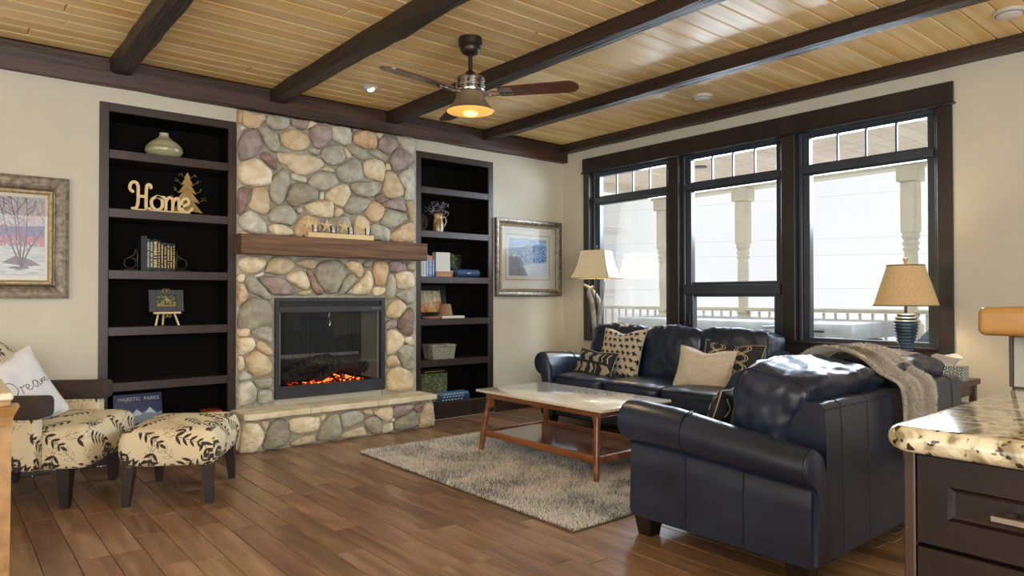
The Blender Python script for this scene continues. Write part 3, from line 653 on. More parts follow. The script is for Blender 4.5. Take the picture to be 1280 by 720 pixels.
# end stones of the hearth (left end faces the ottoman, right end the bookcase)
for sx, yy in ((-.812, 1), (.782, -1)):
    for k, (y0, y1, z0, z1, c) in enumerate(((-.235, -.12, .01, .225, 'c' if yy > 0 else 'k'), (-.11, -.005, .01, .12, 'g'), (-.115, -.005, .125, .23, 't'))):
        b = BM(); softbox(b, (sx, (y0+y1)/2, (z0+z1)/2), (.07, y1-y0, z1-z0), 3.2, 5, lambda p: (noise.noise(p*2.3)*.012,)*3); obj('stone', b, STONE[c], fp, 60)
for i, (x0, x1) in enumerate(((-3.375, -2.889), (-2.886, -2.809), (-2.806, -2.329), (-2.326, -2.244), (-2.241, -1.772))):
    b = BM(); vs = box(b, x0+2.565, x1+2.565, -.305, -.013, .236, .278, .004)
    bmesh.ops.subdivide_edges(b, edges=[e for e in b.edges if e.calc_length() > .1], cuts=7, use_grid_fill=True)
    for v in b.verts:
        n_ = noise.noise(Vector((v.co.x*9, v.co.y*9, v.co.z*20+i)))
        if v.co.y < -.29: v.co.y += n_*.008
        v.co.z += n_*.003
    obj('hearth_slab', b, SLAB, fp)
ins = thing('fireplace_insert', 'charcoal electric fireplace insert with glowing embers set in the stone surround', 'fireplace insert', (-2.59, 0, .32))
X0, X1 = -.465, .465
b = BM(); rect = lambda *a: box(b, *a, .002)
rect(X0, X0+.028, -.05, .0, .005, .775); rect(X1-.035, X1, -.05, 0, .005, .775); rect(X0+.028, X1-.035, -.05, 0, .745, .775); rect(X0+.028, X1-.035, -.05, 0, .005, .1); rect(X0+.028, X1-.035, -.048, 0, .662, .708)
obj('frame', b, STEEL, ins)
b = BM(); rect2 = lambda *a: box(b, *a)
rect2(X0+.02, X1-.02, -.02, -.01, .70, .75); rect2(X0+.01, X1-.01, .29, .3, .09, .68); rect2(X0+.0, X0+.02, -.0, .3, .09, .68); rect2(X1-.02, X1, 0, .3, .09, .68); rect2(X0, X1, 0, .3, .66, .68)
obj('firebox', b, mat('firebox_haze_grey', '2f3231', '454945', rough=.55, scale=8, stretch=(12, 1, .3)), ins)  # grey lightened to paint in the haze reflected by the glass
for k in range(3): bx('vent_louvre', STEEL, ins, X0+.04, X1-.04, -.04, -.02, .716+k*.011, .719+k*.011, 0)
b = BM(); box(b, X0+.02, X1-.02, -.005, .28, .085, .095); obj('ember_bed', b, BLACK, ins)
for k, (pts, r) in enumerate((([(-.38, .07, .13), (-.25, .08, .20), (-.05, .09, .265), (.1, .11, .24)], .055), ([(-.02, .10, .26), (.12, .08, .245), (.34, .06, .19)], .05), ([(-.3, .18, .16), (.0, .2, .22), (.3, .16, .17)], .05), ([(-.12, .03, .13), (.0, .05, .17), (.13, .09, .22)], .035))):
    b = BM(); sp = spline(pts, 8); tube(b, sp, [r*(.9+.12*math.sin(i*2.1)) for i in range(len(sp))], 12)
    for v in b.verts: v.co += Vector((0, noise.noise(v.co*28)*.012, noise.noise(v.co*30+Vector((5, 0, 0)))*.014))
    obj('log', b, mat('charred_log', '2a2724', '6a635c', rough=.9, scale=30, stretch=(4, 1, 1), bump=.8, bscale=60, lo=.4, hi=.7), ins)
EM = mat('glowing_ember', 'e0501c', 'ffb070', rough=.8, scale=60, emit='ff6a2a', estr=2.2); EMD = mat('dim_ember', '3a1a10', '6d2a14', rough=.9, scale=60, emit='c03010', estr=.5)
b = BM(); b2 = BM(); re = random.Random(3)
for k in range(110):
    x = re.gauss(.03, .16); x = max(-.36, min(.36, x)); y = re.uniform(.0, .07); s_ = re.uniform(.005, .013)
    softbox(b if (re.random() < .55 and abs(x-.03) < .25) else b2, (x, y, .10+re.uniform(0, .012)+max(0, .06-abs(x-.1)*.4)*re.random()), (s_*2, s_*1.6, s_*1.2), 2.5, 2)
o = obj('embers', b, EM, ins); o['kind'] = 'stuff'; o = obj('coals', b2, EMD, ins); o['kind'] = 'stuff'
b = BM(); pane_uv(b, [(X0+.028, -.03, .1), (X1-.035, -.03, .1), (X1-.035, -.03, .665), (X0+.028, -.03, .665)]); obj('glass_door', b, FGLASS, ins)
b = BM(); tube(b, spline([(-.02, -.02, .655), (-.025, -.015, .62), (-.01, -.012, .59), (-.015, -.01, .55)], 5), .003); obj('pull_chain', b, CHROME, ins)
b = BM(); box(b, X0+.06, X1-.08, .285, .288, .25, .33);
for v in b.verts: v.co.z = .30+(v.co.z-.30)*(1-abs(v.co.x-(-.05))*1.6)
obj('flame_screen', b, mat('flame_screen_haze_grey', 'aaa79b', '7d7b72', rough=.7, scale=14, stretch=(8, 1, .4)), ins)  # pale grey carries the glass reflection haze in its colour
text_mesh('emblem', 'Dimplex', .022, .0004, mat('dull_lettering', '8d9296', rough=.4), ins, Matrix.Translation((X1-.085, -.0492, .682)) @ Matrix.Rotation(math.pi/2, 4, 'X'))

mt = thing('mantel_shelf', 'rough weathered wooden beam mantel across the stone chimney', 'mantel', (-2.57, 0, 1.415))
b = BM(); n = 40; rings = []
for i in range(n+1):
    x = -.785+1.57*i/n; rg = []
    for j, (y, z) in enumerate(((-.172, .004), (-.176, .05), (-.172, .09), (-.176, .137), (-.165, .143), (-.08, .145), (-.004, .143), (-.004, .0), (-.08, 0), (-.165, -.002))):
        k = noise.noise(Vector((i*.23, j*2.2, 4)))*.007; rg.append((x+noise.noise(Vector((j, 0, i)))*0, y+(k if j < 5 or j > 8 else 0), z+noise.noise(Vector((i*.3, j*2.2, 8)))*.004))
    rings.append(rg)
loft(b, rings); obj('beam', b, MANT, mt, 30)

# ------------------------------------------------------------------ bookcases
def bookcase(x0, x1, label):
    t = thing('bookcase', label, 'bookcase', ((x0+x1)/2, 0, 0)); w = (x1-x0)/2
    for s_ in (-1, 1):
        a, c = (s_*w, s_*(w-.056)); bx('face_stile', CAB, t, min(a, c), max(a, c), -.004, .02, .148, 2.389, .002)
        a, c = (s_*(w-.001), s_*(w-.02)); bx('side_panel', CABIN, t, min(a, c), max(a, c), .02, .35, .01, 2.36, 0)
    bx('top_rail', CAB, t, -w+.056, w-.056, -.004, .02, 2.331, 2.389, .002); bx('top_panel', CABIN, t, -w+.02, w-.02, .02, .35, 2.34, 2.36, 0)
    bx('plinth', CAB, t, -w, w, -.006, .02, 0, .148, .003); bx('bottom_panel', CABIN, t, -w+.02, w-.02, .02, .35, .13, .149, 0)
    bx('back_panel', CABIN, t, -w+.02, w-.02, .34, .352, .14, 2.35, 0)
    for z in (2.08, 1.69, 1.281, .903, .533): bx('shelf', CAB, t, -w+.0565, w-.0565, -.003, .338, z-.058, z, .002)
    return t
bookcase(-4.212, -3.337, 'tall dark built-in bookcase left of the fireplace holding the Home sign'); bookcase(-1.798, -.932, 'tall dark built-in bookcase right of the fireplace holding a jug of dried flowers')

# ------------------------------------------------------------------ left shelf things
CER = mat('glazed_stoneware', '8d8d68', 'c9c6a4', rough=.2, scale=1.6, stretch=(1, 1, 14), coat=.6, lo=.35, hi=.65)
b = BM(); lathe(b, [(.055, 0), (.10, .008), (.122, .04), (.12, .07), (.095, .10), (.055, .13), (.032, .15), (.028, .165), (.032, .173), (.02, .175)], 32)
tag(obj('vase', b, CER, None, 60, (-3.80, .10, 2.081)), 'squat green-grey glazed vase on the top shelf', 'vase')
def ribbon(bm, pts, w, d, y):
    """rounded flat stroke in the xz plane, thickness d"""
    P = spline([(p[0], 0, p[1]) for p in pts], 6); n = len(P); L = []; R = []
    for i, p in enumerate(P):
        t = (P[min(i+1, n-1)]-P[max(i-1, 0)]); t.normalize(); nn = Vector((-t.z, 0, t.x)); L.append(p+nn*w/2); R.append(p-nn*w/2)
    def cap(c, a0): return [c+Vector((math.cos(a0+k*math.pi/6), 0, math.sin(a0+k*math.pi/6)))*w/2 for k in range(1, 6)]
    rings = []
    for i in range(n): rings.append([(L[i].x, y, L[i].z), (L[i].x, y+d, L[i].z), (R[i].x, y+d, R[i].z), (R[i].x, y, R[i].z)])
    loft(bm, rings)
    for c in (P[0], P[-1]): prism(bm, [(c.x+math.cos(k*math.pi/5)*w/2, c.z+math.sin(k*math.pi/5)*w/2) for k in range(10)], y+.0005, y+d-.0005, 'y')
hs = thing('home_sign', 'pale wooden cut-out sign reading Home', 'sign', (-4.02, .05, 1.692))
LET = {'H': [[(.016, .128), (.0, .145), (.0, .172), (.016, .193), (.038, .19), (.048, .165), (.049, .11), (.047, .05), (.036, .018), (.014, .014)], [(.128, .165), (.122, .183), (.107, .182), (.10, .155), (.098, .09), (.098, .03), (.106, .014), (.122, .02)], [(.05, .10), (.098, .10)]],
       'o': [[(.165, .108), (.135, .085), (.132, .05), (.15, .02), (.18, .018), (.20, .045), (.195, .09), (.165, .108), (.185, .105)]],
       'm': [[(.185, .10), (.21, .105), (.222, .08), (.222, .018)], [(.222, .075), (.24, .105), (.262, .10), (.268, .07), (.266, .018)], [(.268, .07), (.285, .103), (.305, .098), (.308, .06), (.31, .025), (.325, .016)]],
       'e': [[(.32, .05), (.345, .058), (.37, .075), (.368, .10), (.345, .108), (.325, .085), (.323, .045), (.34, .018), (.37, .016), (.395, .04)]]}
for ch, ss in LET.items():
    b = BM()
    for i, st in enumerate(ss): ribbon(b, st, .019, .016-i*.001, i*.0005)
    obj('letter', b, PINEW, hs)
bx('foot_rail', PINEW, hs, .03, .38, .0005, .016, 0, .014, .002)
tr = thing('wooden_tree', 'small pale wooden fir tree behind the Home sign', 'ornament', (-3.64, .12, 1.692))
prof = [(0, .31), (-.022, .265), (-.012, .27), (-.042, .215), (-.02, .222), (-.062, .155), (-.03, .165), (-.085, .09), (-.04, .10), (-.105, .02), (-.02, .03), (-.02, 0)]
b = BM(); prism(b, prof+[(-x, z) for x, z in prof[::-1][:-1]], 0, .014); obj('tree_board', b, mat('aged_pine', '9a7c48', 'b9995f', rough=.7, scale=8), tr)
b = BM(); re = random.Random(8)
for s_ in (-1, 1):
    for z0, x0 in ((.27, .02), (.22, .04), (.16, .06), (.10, .08)):
        p = (s_*x0, -.004, z0); q = (s_*(x0+.03), -.01, z0+.022); tube(b, [p, q], .0015, 5)
        for _ in range(5): softbox(b, (q[0]+re.uniform(-.012, .012), -.01+re.uniform(-.006, .006), q[2]+re.uniform(-.012, .012)), (.007, .007, .007), 2, 2)
o = obj('twig_berries', b, mat('frosted_twig', '6d5c3a', '9d8b62', rough=.8), tr); o['kind'] = 'stuff'
SP = [(.027, .235, '1a2029', .02), (.020, .222, '39424c', 0), (.021, .215, '1d1e24', 0), (.027, .222, '131417', 0), (.019, .212, '22314f', 0), (.020, .200, '191715', 0), (.020, .200, '1b2027', 0), (.019, .198, '252522', 0), (.018, .196, '17171a', 0), (.018, .196, '1c1b18', 0)]
BLAB = ['tall black album first in the row between the ring bookends', 'slate grey hardback beside the tall black album', 'black hardback with thin silver spine lettering, third from the left bookend', 'thick black hardback with the boldest gilt spine lettering', 'navy hardback right of the one with the boldest gilt lettering',
        'slim black hardback just right of the navy book', 'blue-black slim hardback in the middle of the right half of the row', 'brown-black hardback third from the right bookend', 'slim black hardback second from the right bookend', 'slim dark brown hardback touching the right bookend']
x = -3.945; GOLD = mat('gilt_lettering', 'c9b36a', rough=.4, metal=.3); SILL = mat('silver_lettering', 'b4bac0', rough=.4); PAGES = mat('book_pages', 'cfc6ad', 'bdb296', rough=.9, scale=4, stretch=(200, 1, 1))
def book(x, w, h, d, col, y, z, label, group, gold=True, title=None, name='book'):
    t = thing(name, label, 'book', (x, y, z), group=group)
    m = mat('book_cloth_'+col, col, rough=.55)
    b = BM(); box(b, 0, w, 0, .004, 0, h, .0015); box(b, 0, .0025, .003, d, 0, h); box(b, w-.0025, w, .003, d, 0, h); obj('cover', b, m, t)
    b = BM(); box(b, .0026, w-.0026, .0045, d-.004, .004, h-.004); obj('pages', b, PAGES, t)
    if gold:
        re = random.Random(int(x*1e4)); b = BM(); zz = h*.12
        while zz < h*.9:
            l_ = re.uniform(.004, .012); ww = w*re.uniform(.18, .3)*(1.5 if title else 1)
            box(b, w/2-ww, w/2+ww, -.0004, .0002, zz, zz+l_*.7); zz += l_*1.05+(.008 if re.random() < .15 else 0)
        obj('spine_lettering', b, GOLD if title != 's' else SILL, t)
    return t
for i, (w, h, col, _) in enumerate(SP):
    if i == 0: book(x-.012, .037, .24, .17, col, .03, 1.281, BLAB[0], 'dark hardbacks between the ring bookends', False)
    else: book(x, w-.0012, h, .13, col, .045, 1.281, BLAB[i], 'dark hardbacks between the ring bookends', True, {3: 'b', 1: 's', 2: 's'}.get(i))
    x += w
for sx, lab in ((-1, 'dark metal ring bookend left of the book row'), (1, 'dark metal ring bookend right of the book row')):
    t = thing('bookend', lab, 'bookend', (-3.964 if sx < 0 else x+.006, .06, 1.281), group='ring bookends'); MB_ = mat('oiled_iron', '23211e', '35322d', rough=.45, metal=.6)
    b = BM(); box(b, min(0, sx*.095), max(0, sx*.095), 0, .10, 0, .012, .003) if sx < 0 else box(b, .0, .095, 0, .10, 0, .012, .003); obj('base', b, MB_, t)
    b = BM(); ring = [(sx*.045+math.cos(a)*.037, .04, .055+math.sin(a)*.037) for a in np.linspace(0, 2*math.pi, 25)]; tube(b, ring, .0075, 8, False); obj('ring', b, MB_, t, 60)
    b = BM(); tube(b, spline([(sx*.05, .04, .09), (sx*.02, .04, .115), (sx*.012, .04, .15)], 5), [.01]*5+[.008]*6, 8); box(b, sx*.006-.0055, sx*.006+.0055, .0, .09, .012, .15, .001); obj('upright', b, MB_, t, 60)
# framed photograph on a small easel
ea = thing('tabletop_easel', 'small light-wood easel with gold clips on the fourth shelf', 'easel', (-3.785, .08, .903))
for sx in (-1, 1):
    b = BM(); tube(b, [(sx*.075, -.03, 0), (sx*.05, .0, .09)], .007, 8); obj('leg', b, PINEW, ea, 60)
b = BM(); tube(b, [(0, .10, 0), (0, .04, .24)], .007, 8); obj('rear_leg', b, PINEW, ea, 60)
bx('ledge', PINEW, ea, -.088, .088, -.04, -.012, .082, .096, .003)
b = BM()
for s_ in (-1, 1):
    tube(b, [(s_*.012+math.cos(a)*.011, .01, .245+math.sin(a)*.012) for a in np.linspace(0, 2*math.pi, 12)], .0045, 6, False); tube(b, [(s_*.012+math.cos(a)*.01, -.03, .068+math.sin(a)*.01) for a in np.linspace(0, 2*math.pi, 12)], .004, 6, False)
obj('clip', b, mat('gold_clip', 'b99a52', rough=.35, metal=.8), ea, 60)
cv = Canvas(160, 84, '2a2f28'); re = random.Random(2)
for _ in range(260): cv.ell(re.uniform(0, 160), re.uniform(0, 84), re.uniform(2, 6), re.uniform(2, 6), re.choice(['1a1f1c', '39452c', '6d6f2c', 'a8a23a', '8a9a94', '31402a', '20242a']))
for _ in range(26): cv.ell(re.gauss(95, 22), re.gauss(38, 14), 4, 4, 'b8ad34')
cv.poly([(0, 70), (160, 66), (160, 84), (0, 84)], '8a7434')
fr = thing('picture_frame', 'small dark grey framed photo standing on the light-wood easel', 'picture frame', (-3.785, .07, .999))
Mt = Matrix.Rotation(-.16, 4, 'X')
b = BM(); rr = lambda *a: box(b, *a, .002, 1, Mt)
rr(-.112, -.064, -.006, .006, 0, .155); rr(.064, .112, -.006, .006, 0, .155); rr(-.064, .064, -.006, .006, 0, .037); rr(-.064, .064, -.006, .006, .118, .155); obj('frame', b, mat('dark_grey_frame', '33373c', '3c4046', rough=.5), fr)
b = BM(); rect_ = [(-.066, .002, .035), (.066, .002, .035), (.066, .002, .12), (-.066, .002, .12)]; pane_uv(b, [Mt @ Vector(p) for p in rect_]); obj('print', b, img_mat('easel_photo', cv.a, .4), fr)
# lowest shelf, left
cv = Canvas(256, 330, '1b3a6b'); re = random.Random(6)
for y in range(330): cv.a[y, :] = np.array([.08, .17, .36])*(1+.5*(y/330)) if y < 240 else np.array([.05, .08, .13])
cv.poly([(0, 230), (40, 180), (70, 200), (120, 130), (150, 165), (190, 120), (230, 175), (256, 160), (256, 260), (0, 260)], '8fa6bf'); cv.poly([(90, 190), (120, 130), (150, 175), (130, 185)], 'e8eef4'); cv.poly([(165, 170), (190, 120), (222, 178), (195, 165)], 'e8eef4')
for _ in range(60): cv.line([(re.uniform(0, 256), 250), (re.uniform(0, 256), 330)], 3, re.choice(['0c1218', '16232c', '33475a']))
mj = thing('book', 'large blue book titled Majestic Parks leaning on the lowest left shelf', 'book', (-3.93, .19, .153))
Mj = Matrix.Rotation(-.2, 4, 'X') @ Matrix.Rotation(-.0, 4, 'Y')
b = BM(); box(b, -.155, .155, 0, .02, 0, .275, .002, 1, Mj); obj('cover', b, mat('blue_cover', '16294a', rough=.4), mj)
b = BM(); pane_uv(b, [Mj @ Vector(p) for p in ((-.152, -.001, .003), (.152, -.001, .003), (.152, -.001, .272), (-.152, -.001, .272))]); obj('cover_print', b, img_mat('parks_cover', cv.a, .3), mj)
text_mesh('title', 'MAJESTIC  PARKS', .034, .0003, mat('white_lettering', 'dfe3e6', rough=.5), mj, Mj @ Matrix.Translation((0.005, -.0022, .226)) @ Matrix.Rotation(math.pi/2, 4, 'X'))
GB = [('131a22', '2b3038'), ('0f1216', '232830'), ('1c2a3a', '101318')]
for k, (xx, hh, col, lab) in enumerate(((-3.72, .05, '14181c', 'black board game box lying under the others beside the blue parks book'), )):
    t = thing('game_box', lab, 'box', (xx, .10, .152)); bx('tray', mat('box_black', col, rough=.5), t, -.10, .17, -.05, .14, 0, .045, .002); bx('lid', mat('box_grey', '2c333a', rough=.5), t, -.103, .173, -.053, .143, .012, .05, .002)
b = BM(); box(b, -3.80, -3.60, .07, .22, .203, .235, .002); tag(obj('game_box', b, mat('box_slate', '3a444c', '222a30', rough=.5, scale=30)), 'slate grey slim game box on top of the black one', 'box')
b = BM(); box(b, -3.53, -3.40, .05, .22, .152, .25, .003); tag(obj('puzzle_box', b, mat('box_dark_green', '1c2a22', '2d3a2c', rough=.5, scale=30)), 'dark green puzzle box under the red one on the lowest left shelf', 'box')
b = BM(); box(b, -3.525, -3.41, .055, .20, .251, .275, .003); tag(obj('puzzle_box', b, mat('box_red', 'a33222', 'c9683c', rough=.4, scale=30)), 'red and orange box on top of the dark green one', 'box')

# ------------------------------------------------------------------ mantel ornament
te = thing('tealight_holder', 'pale wooden tealight holder with four stars on the mantel', 'candle holder', (-2.558, -.10, 1.561))
bx('base', PINEW, te, -.281, .281, -.035, .035, 0, .04, .003)
for k in range(4):
    x = -.225+k*.15; pts = [(x-.035+math.cos(a)*(r_), .10+math.sin(a)*r_) for a, r_ in [(math.pi/2+i*math.pi/5, .062 if i % 2 == 0 else .022) for i in range(10)]]
    b = BM(); c = b.verts.new((x-.035, -.004, .10)); c2 = b.verts.new((x-.035, .022, .10)); vs = [b.verts.new((p[0], .008, p[1])) for p in pts]
    for i in range(10): b.faces.new((vs[i], vs[(i+1) % 10], c)); b.faces.new((vs[(i+1) % 10], vs[i], c2))
    obj('star', b, PINEW, te)
    b = BM(); lathe(b, [(.0, .042), (.022, .042), (.026, .098), (.023, .098), (.019, .048), (0, .048)], 18, (x+.012, -.01), False); obj('glass_cup', b, glass_mat('cup_glass', (.96, .97, .98), 1.0, .05), te, 40)
    b = BM(); lathe(b, [(.0, .049), (.017, .049), (.017, .062), (0, .062)], 14, (x+.012, -.01), False); obj('candle', b, WHITEP, te, 40)

# ------------------------------------------------------------------ right shelf things
ju = thing('jug', 'tan salt-glazed pottery jug holding dried flowers', 'jug', (-1.50, .09, 1.69))
b = BM(); lathe(b, [(.03, 0), (.046, .005), (.05, .05), (.046, .10), (.038, .13), (.042, .16), (.046, .168), (.038, .165), (.033, .13), (.0, .12)], 24, caps=False); obj('body', b, mat('salt_glaze', '8a6a3c', 'c9b489', rough=.3, scale=14, coat=.4, lo=.45, hi=.6, detail=6), ju, 50)
b = BM(); tube(b, spline([(.04, 0, .135), (.075, 0, .145), (.085, 0, .10), (.06, 0, .055), (.046, 0, .045)], 5), .007, 8); obj('handle', b, MATS['salt_glaze'], ju, 60)
fl = thing('dried_flowers', 'sprigs of dried mauve-grey flowers standing in the tan jug', 'flowers', (-1.50, .09, 1.82)); b = BM(); b2 = BM(); re = random.Random(9)
for k in range(22):
    a = re.uniform(0, 6.28); R_ = re.uniform(.03, .13); h = re.uniform(.04, .14); e = (math.cos(a)*R_, math.sin(a)*R_*.5, h); tube(b, spline([(0, 0, -.04), (e[0]*.4, e[1]*.4, h*.6), e], 3), .0013, 4)
    for _ in range(9): p = (e[0]+re.gauss(0, .012), e[1]+re.gauss(0, .01), e[2]+re.gauss(0, .012)); s_ = re.uniform(.005, .011); softbox(b2, p, (s_, s_, s_), 2, 2)
obj('stem', b, mat('dry_stem', '4a4034', rough=.9), fl)['kind'] = 'stuff'; obj('blossom', b2, mat('dry_blossom', '6b6478', 'b5aebb', rough=.9, scale=60), fl)['kind'] = 'stuff'
b = BM(); re = random.Random(12)
for k in range(26):
    ax = Vector((re.gauss(0, 1), re.gauss(0, 1), re.gauss(0, .6))).normalized(); o1 = ax.orthogonal().normalized(); o2 = ax.cross(o1); R_ = .085*re.uniform(.9, 1.05)
    tube(b, [tuple((o1*math.cos(t)+o2*math.sin(t))*R_) for t in np.linspace(0, 6.3, 22)], .0024, 5, False)
tag(obj('twig_ball', b, mat('dark_twig', '3d2d24', '5d4636', rough=.8, scale=40), None, None, (-1.655, .18, 1.78)), 'dark woven twig ball behind the tan jug', 'ornament')
def sbook(x, w, h, d, col, y, label, lean=0., g='upright books on the right bookcase', title=True):
    t = book(x, w, h, d, col, y, 1.281, label, g, title, 's'); t.rotation_euler.y = lean; return t
sbook(-1.735, .024, .215, .15, 'd9d7cf', .05, 'white paperback furthest left of the upright books right of the mantel', title=False)
sbook(-1.708, .026, .222, .15, 'c9c6bb', .05, 'off-white hardback second in the row right of the mantel')
sbook(-1.679, .020, .215, .15, 'e4e2da', .05, 'slim bright white book beside the first pale blue one')
sbook(-1.655, .024, .200, .14, '7f9fc0', .05, 'pale blue hardback in the row right of the mantel')
_b = sbook(-1.628, .036, .190, .14, '4878b0', .05, 'wide mid-blue book with an orange band')
bx('cover_band', mat('orange_band', 'c9763c', rough=.5), _b, -.0006, .0366, -.0008, .10, .155, .1905, 0)
sbook(-1.589, .022, .165, .13, '2f5f9e', .05, 'short deep blue book right of the orange-banded one')
wb = thing('wooden_block', 'light brown wooden box lying under the white book', 'box', (-1.46, .10, 1.282)); bx('body', mat('tan_box', '9c7450', 'b58c64', rough=.6, scale=8), wb, -.09, .09, -.05, .07, 0, .038, .003); bx('lid', mat('tan_box_lid', 'a88460', rough=.6), wb, -.092, .092, -.052, .072, .038, .05, .002)
wk = thing('book', 'broad white book standing on the light brown box', 'book', (-1.46, .10, 1.333)); bx('cover', mat('white_cover', 'cfccc2', rough=.5), wk, -.078, .078, -.03, -.026, 0, .175, .001); bx('cover', MATS['white_cover'], wk, -.078, .078, .022, .026, 0, .175, .001); bx('pages', PAGES, wk, -.074, .076, -.026, .022, .003, .172, 0)
def leafy(name, label, loc, n, R_, H, leafm, potm, seed, pot=True):
    t = thing(name, label, 'plant', loc); re = random.Random(seed); b = BM(); b2 = BM()
    for k in range(n):
        a = re.uniform(0, 6.28); rr_ = R_*re.random()**.5; p = Vector((math.cos(a)*rr_, math.sin(a)*rr_*.7, H*(.35+.65*re.random()))); d = Vector((math.cos(a), math.sin(a)*.7, re.uniform(.2, 1.2))).normalized(); s_ = d.cross(Vector((0, 0, 1))).normalized(); L = .022*re.uniform(.7, 1.2); W = L*.38; nn = s_.cross(d)
        q = [p, p+d*L*.5+s_*W, p+d*L+nn*.003, p+d*L*.5-s_*W]; vs = [b.verts.new(v) for v in q]; b.faces.new((vs[0], vs[1], vs[2])); b.faces.new((vs[0], vs[2], vs[3]))
        if k % 6 == 0: tube(b2, [(0, 0, .03), tuple(p)], .0012, 4)
    obj('foliage', b, leafm, t)['kind'] = 'stuff'; obj('stem', b2, mat('green_stem', '4d5a32', rough=.8), t)['kind'] = 'stuff'
    c = BM(); lathe(c, [(.028, 0), (.038, .06), (.04, .065), (.034, .065), (.03, .05), (0, .05)], 20, caps=False); obj('pot', c, potm, t, 40)
    return t
leafy('potted_plant', 'small green potted plant between the white book and the blue speaker', (-1.315, .17, 1.282), 420, .105, .21, mat('sage_leaf', '4d6148', '8fa084', rough=.7, scale=30, rand=0), mat('white_pot', 'c9c2b4', rough=.5), 5)
sp = thing('speaker', 'dark blue cylindrical portable speaker with a wrist loop', 'speaker', (-1.205, .055, 1.320))
b = BM(); tube(b, [(-.132, 0, 0), (-.126, 0, 0), (.126, 0, 0), (.132, 0, 0)], [.03, .038, .038, .03], 24); obj('body', b, mat('navy_mesh', '1c3556', '2a4a72', rough=.6, scale=200), sp, 40)
b = BM(); box(b, -.02, .02, -.0395, -.037, -.004, .004); obj('badge', b, SILL, sp)
b = BM(); tube(b, spline([(.128, -.01, .0), (.15, -.015, .012), (.158, -.015, -.005), (.14, -.012, -.02), (.128, -.01, -.015)], 5), .003, 6); obj('wrist_loop', b, BLACK, sp, 60)
cv = Canvas(160, 140, 'a8a07c'); re = random.Random(10)
for _ in range(200): cv.ell(re.uniform(0, 160), re.uniform(0, 90), 5, 8, re.choice(['c9b45a', '9a9a74', 'd4c890', '7d8a74', 'c29a3e', '8898a0']))
cv.poly([(0, 85), (160, 70), (160, 140), (0, 140)], 'b56a28'); cv.poly([(60, 140), (90, 75), (105, 75), (130, 140)], 'c9a25a')
for _ in range(80): cv.ell(re.uniform(0, 70), re.uniform(95, 140), 6, 4, re.choice(['a8441c', 'd08a2e', '8a4a20', 'd9a040']))
for x_ in (12, 25, 44, 58, 78, 100, 118, 135, 150): cv.line([(x_, 0), (x_+re.uniform(-4, 4), 100)], re.uniform(2, 4), re.choice(['3a3a34', 'ccc8b4', '4a443a']))
ff = thing('picture_frame', 'black framed autumn woodland picture on the right bookcase', 'picture frame', (-1.52, .18, .906))
b = BM(); rr = lambda *a: box(b, *a, .003, 1, Mt)
rr(-.19, -.13, 0, .02, 0, .31); rr(.13, .19, 0, .02, 0, .31); rr(-.13, .13, 0, .02, 0, .055); rr(-.13, .13, 0, .02, .255, .31); obj('frame', b, BLACK, ff)
b = BM(); pane_uv(b, [Mt @ Vector(p) for p in ((-.131, .006, .054), (.131, .006, .054), (.131, .006, .256), (-.131, .006, .256))]); obj('print', b, img_mat('autumn_print', cv.a, .4), ff)
def flatbook(x, y, z, w, d, h, col, label, group=None, rz=0.):
    t = thing('book', label, 'book', (x, y, z), rz, group); m = mat('flat_cloth_'+col, col, rough=.55)
    bx('cover', m, t, -w/2, w/2, -d/2, d/2, 0, .003, 0); bx('cover', m, t, -w/2, w/2, -d/2, d/2, h-.003, h, 0); bx('spine', m, t, -w/2, w/2, -d/2, -d/2+.003, .003, h-.003, 0); bx('pages', PAGES, t, -w/2+.003, w/2-.003, -d/2+.003, d/2-.004, .003, h-.003, 0); return t
flatbook(-1.56, .09, .904, .16, .11, .02, '8a5a3c', 'brown book lying left under the taupe candle shade'); flatbook(-1.375, .085, .904, .25, .12, .022, 'd8d4c8', 'white book lying flat beneath the taupe candle shade')
b = BM(); lathe(b, [(.0, 0), (.066, 0), (.068, .004), (.05, .104), (.046, .108), (0, .108)], 28, caps=False); tag(obj('candle_shade', b, mat('taupe_ceramic', '8f6f52', 'a08062', rough=.7, scale=12, bump=.2), None, 50, (-1.425, .085, .927)), 'taupe tapered candle shade on the white book', 'candle holder')
ba = thing('storage_basket', 'grey woven lidded basket on the second lowest right shelf', 'basket', (-1.47, .12, .534))
WICK = mat('grey_wicker', '6b6a5c', 'a9a896', rough=.9, scale=50, stretch=(1, 1, 3), bump=.8, bscale=60, bdist=.006, lo=.4, hi=.6)
b = BM(); loft(b, [[(sx*(.115+.012*t), sy*(.075+.01*t), .11*t) for sx, sy in ((-1, -1), (1, -1), (1, 1), (-1, 1))] for t in (0, 1)]); obj('body', b, WICK, ba); bx('lid', WICK, ba, -.135, .135, -.09, .09, .11, .132, .006)
cv = Canvas(200, 180, '55603c'); re = random.Random(14)
for _ in range(900): cv.ell(re.uniform(0, 200), re.uniform(0, 180), re.uniform(1, 5), re.uniform(1, 4), re.choice(['3e4a2c', '6f7a4c', '8a9268', '9aa08c', '4a4034', '2c3624', 'a9a99a', '5f5242']))
cv.poly([(0, 0), (200, 0), (200, 24), (0, 24)], '171a1c')
gb = thing('game_box', 'upright board game box with a green landscape cover and black title band', 'box', (-1.53, .14, .152))
bx('body', mat('navy_card', '16263e', rough=.5), gb, -.165, .165, .0, .07, 0, .285, .002); b = BM(); pane_uv(b, [(-.12, -.001, .002), (.163, -.001, .002), (.163, -.001, .283), (-.12, -.001, .283)]); obj('cover_print', b, img_mat('landscape_cover', cv.a, .35), gb)
b = BM()
for k in range(14): box(b, -.085+k*.0155, -.075+k*.0155+re.uniform(-.003, .001), -.0022, -.0012, .258, .268)
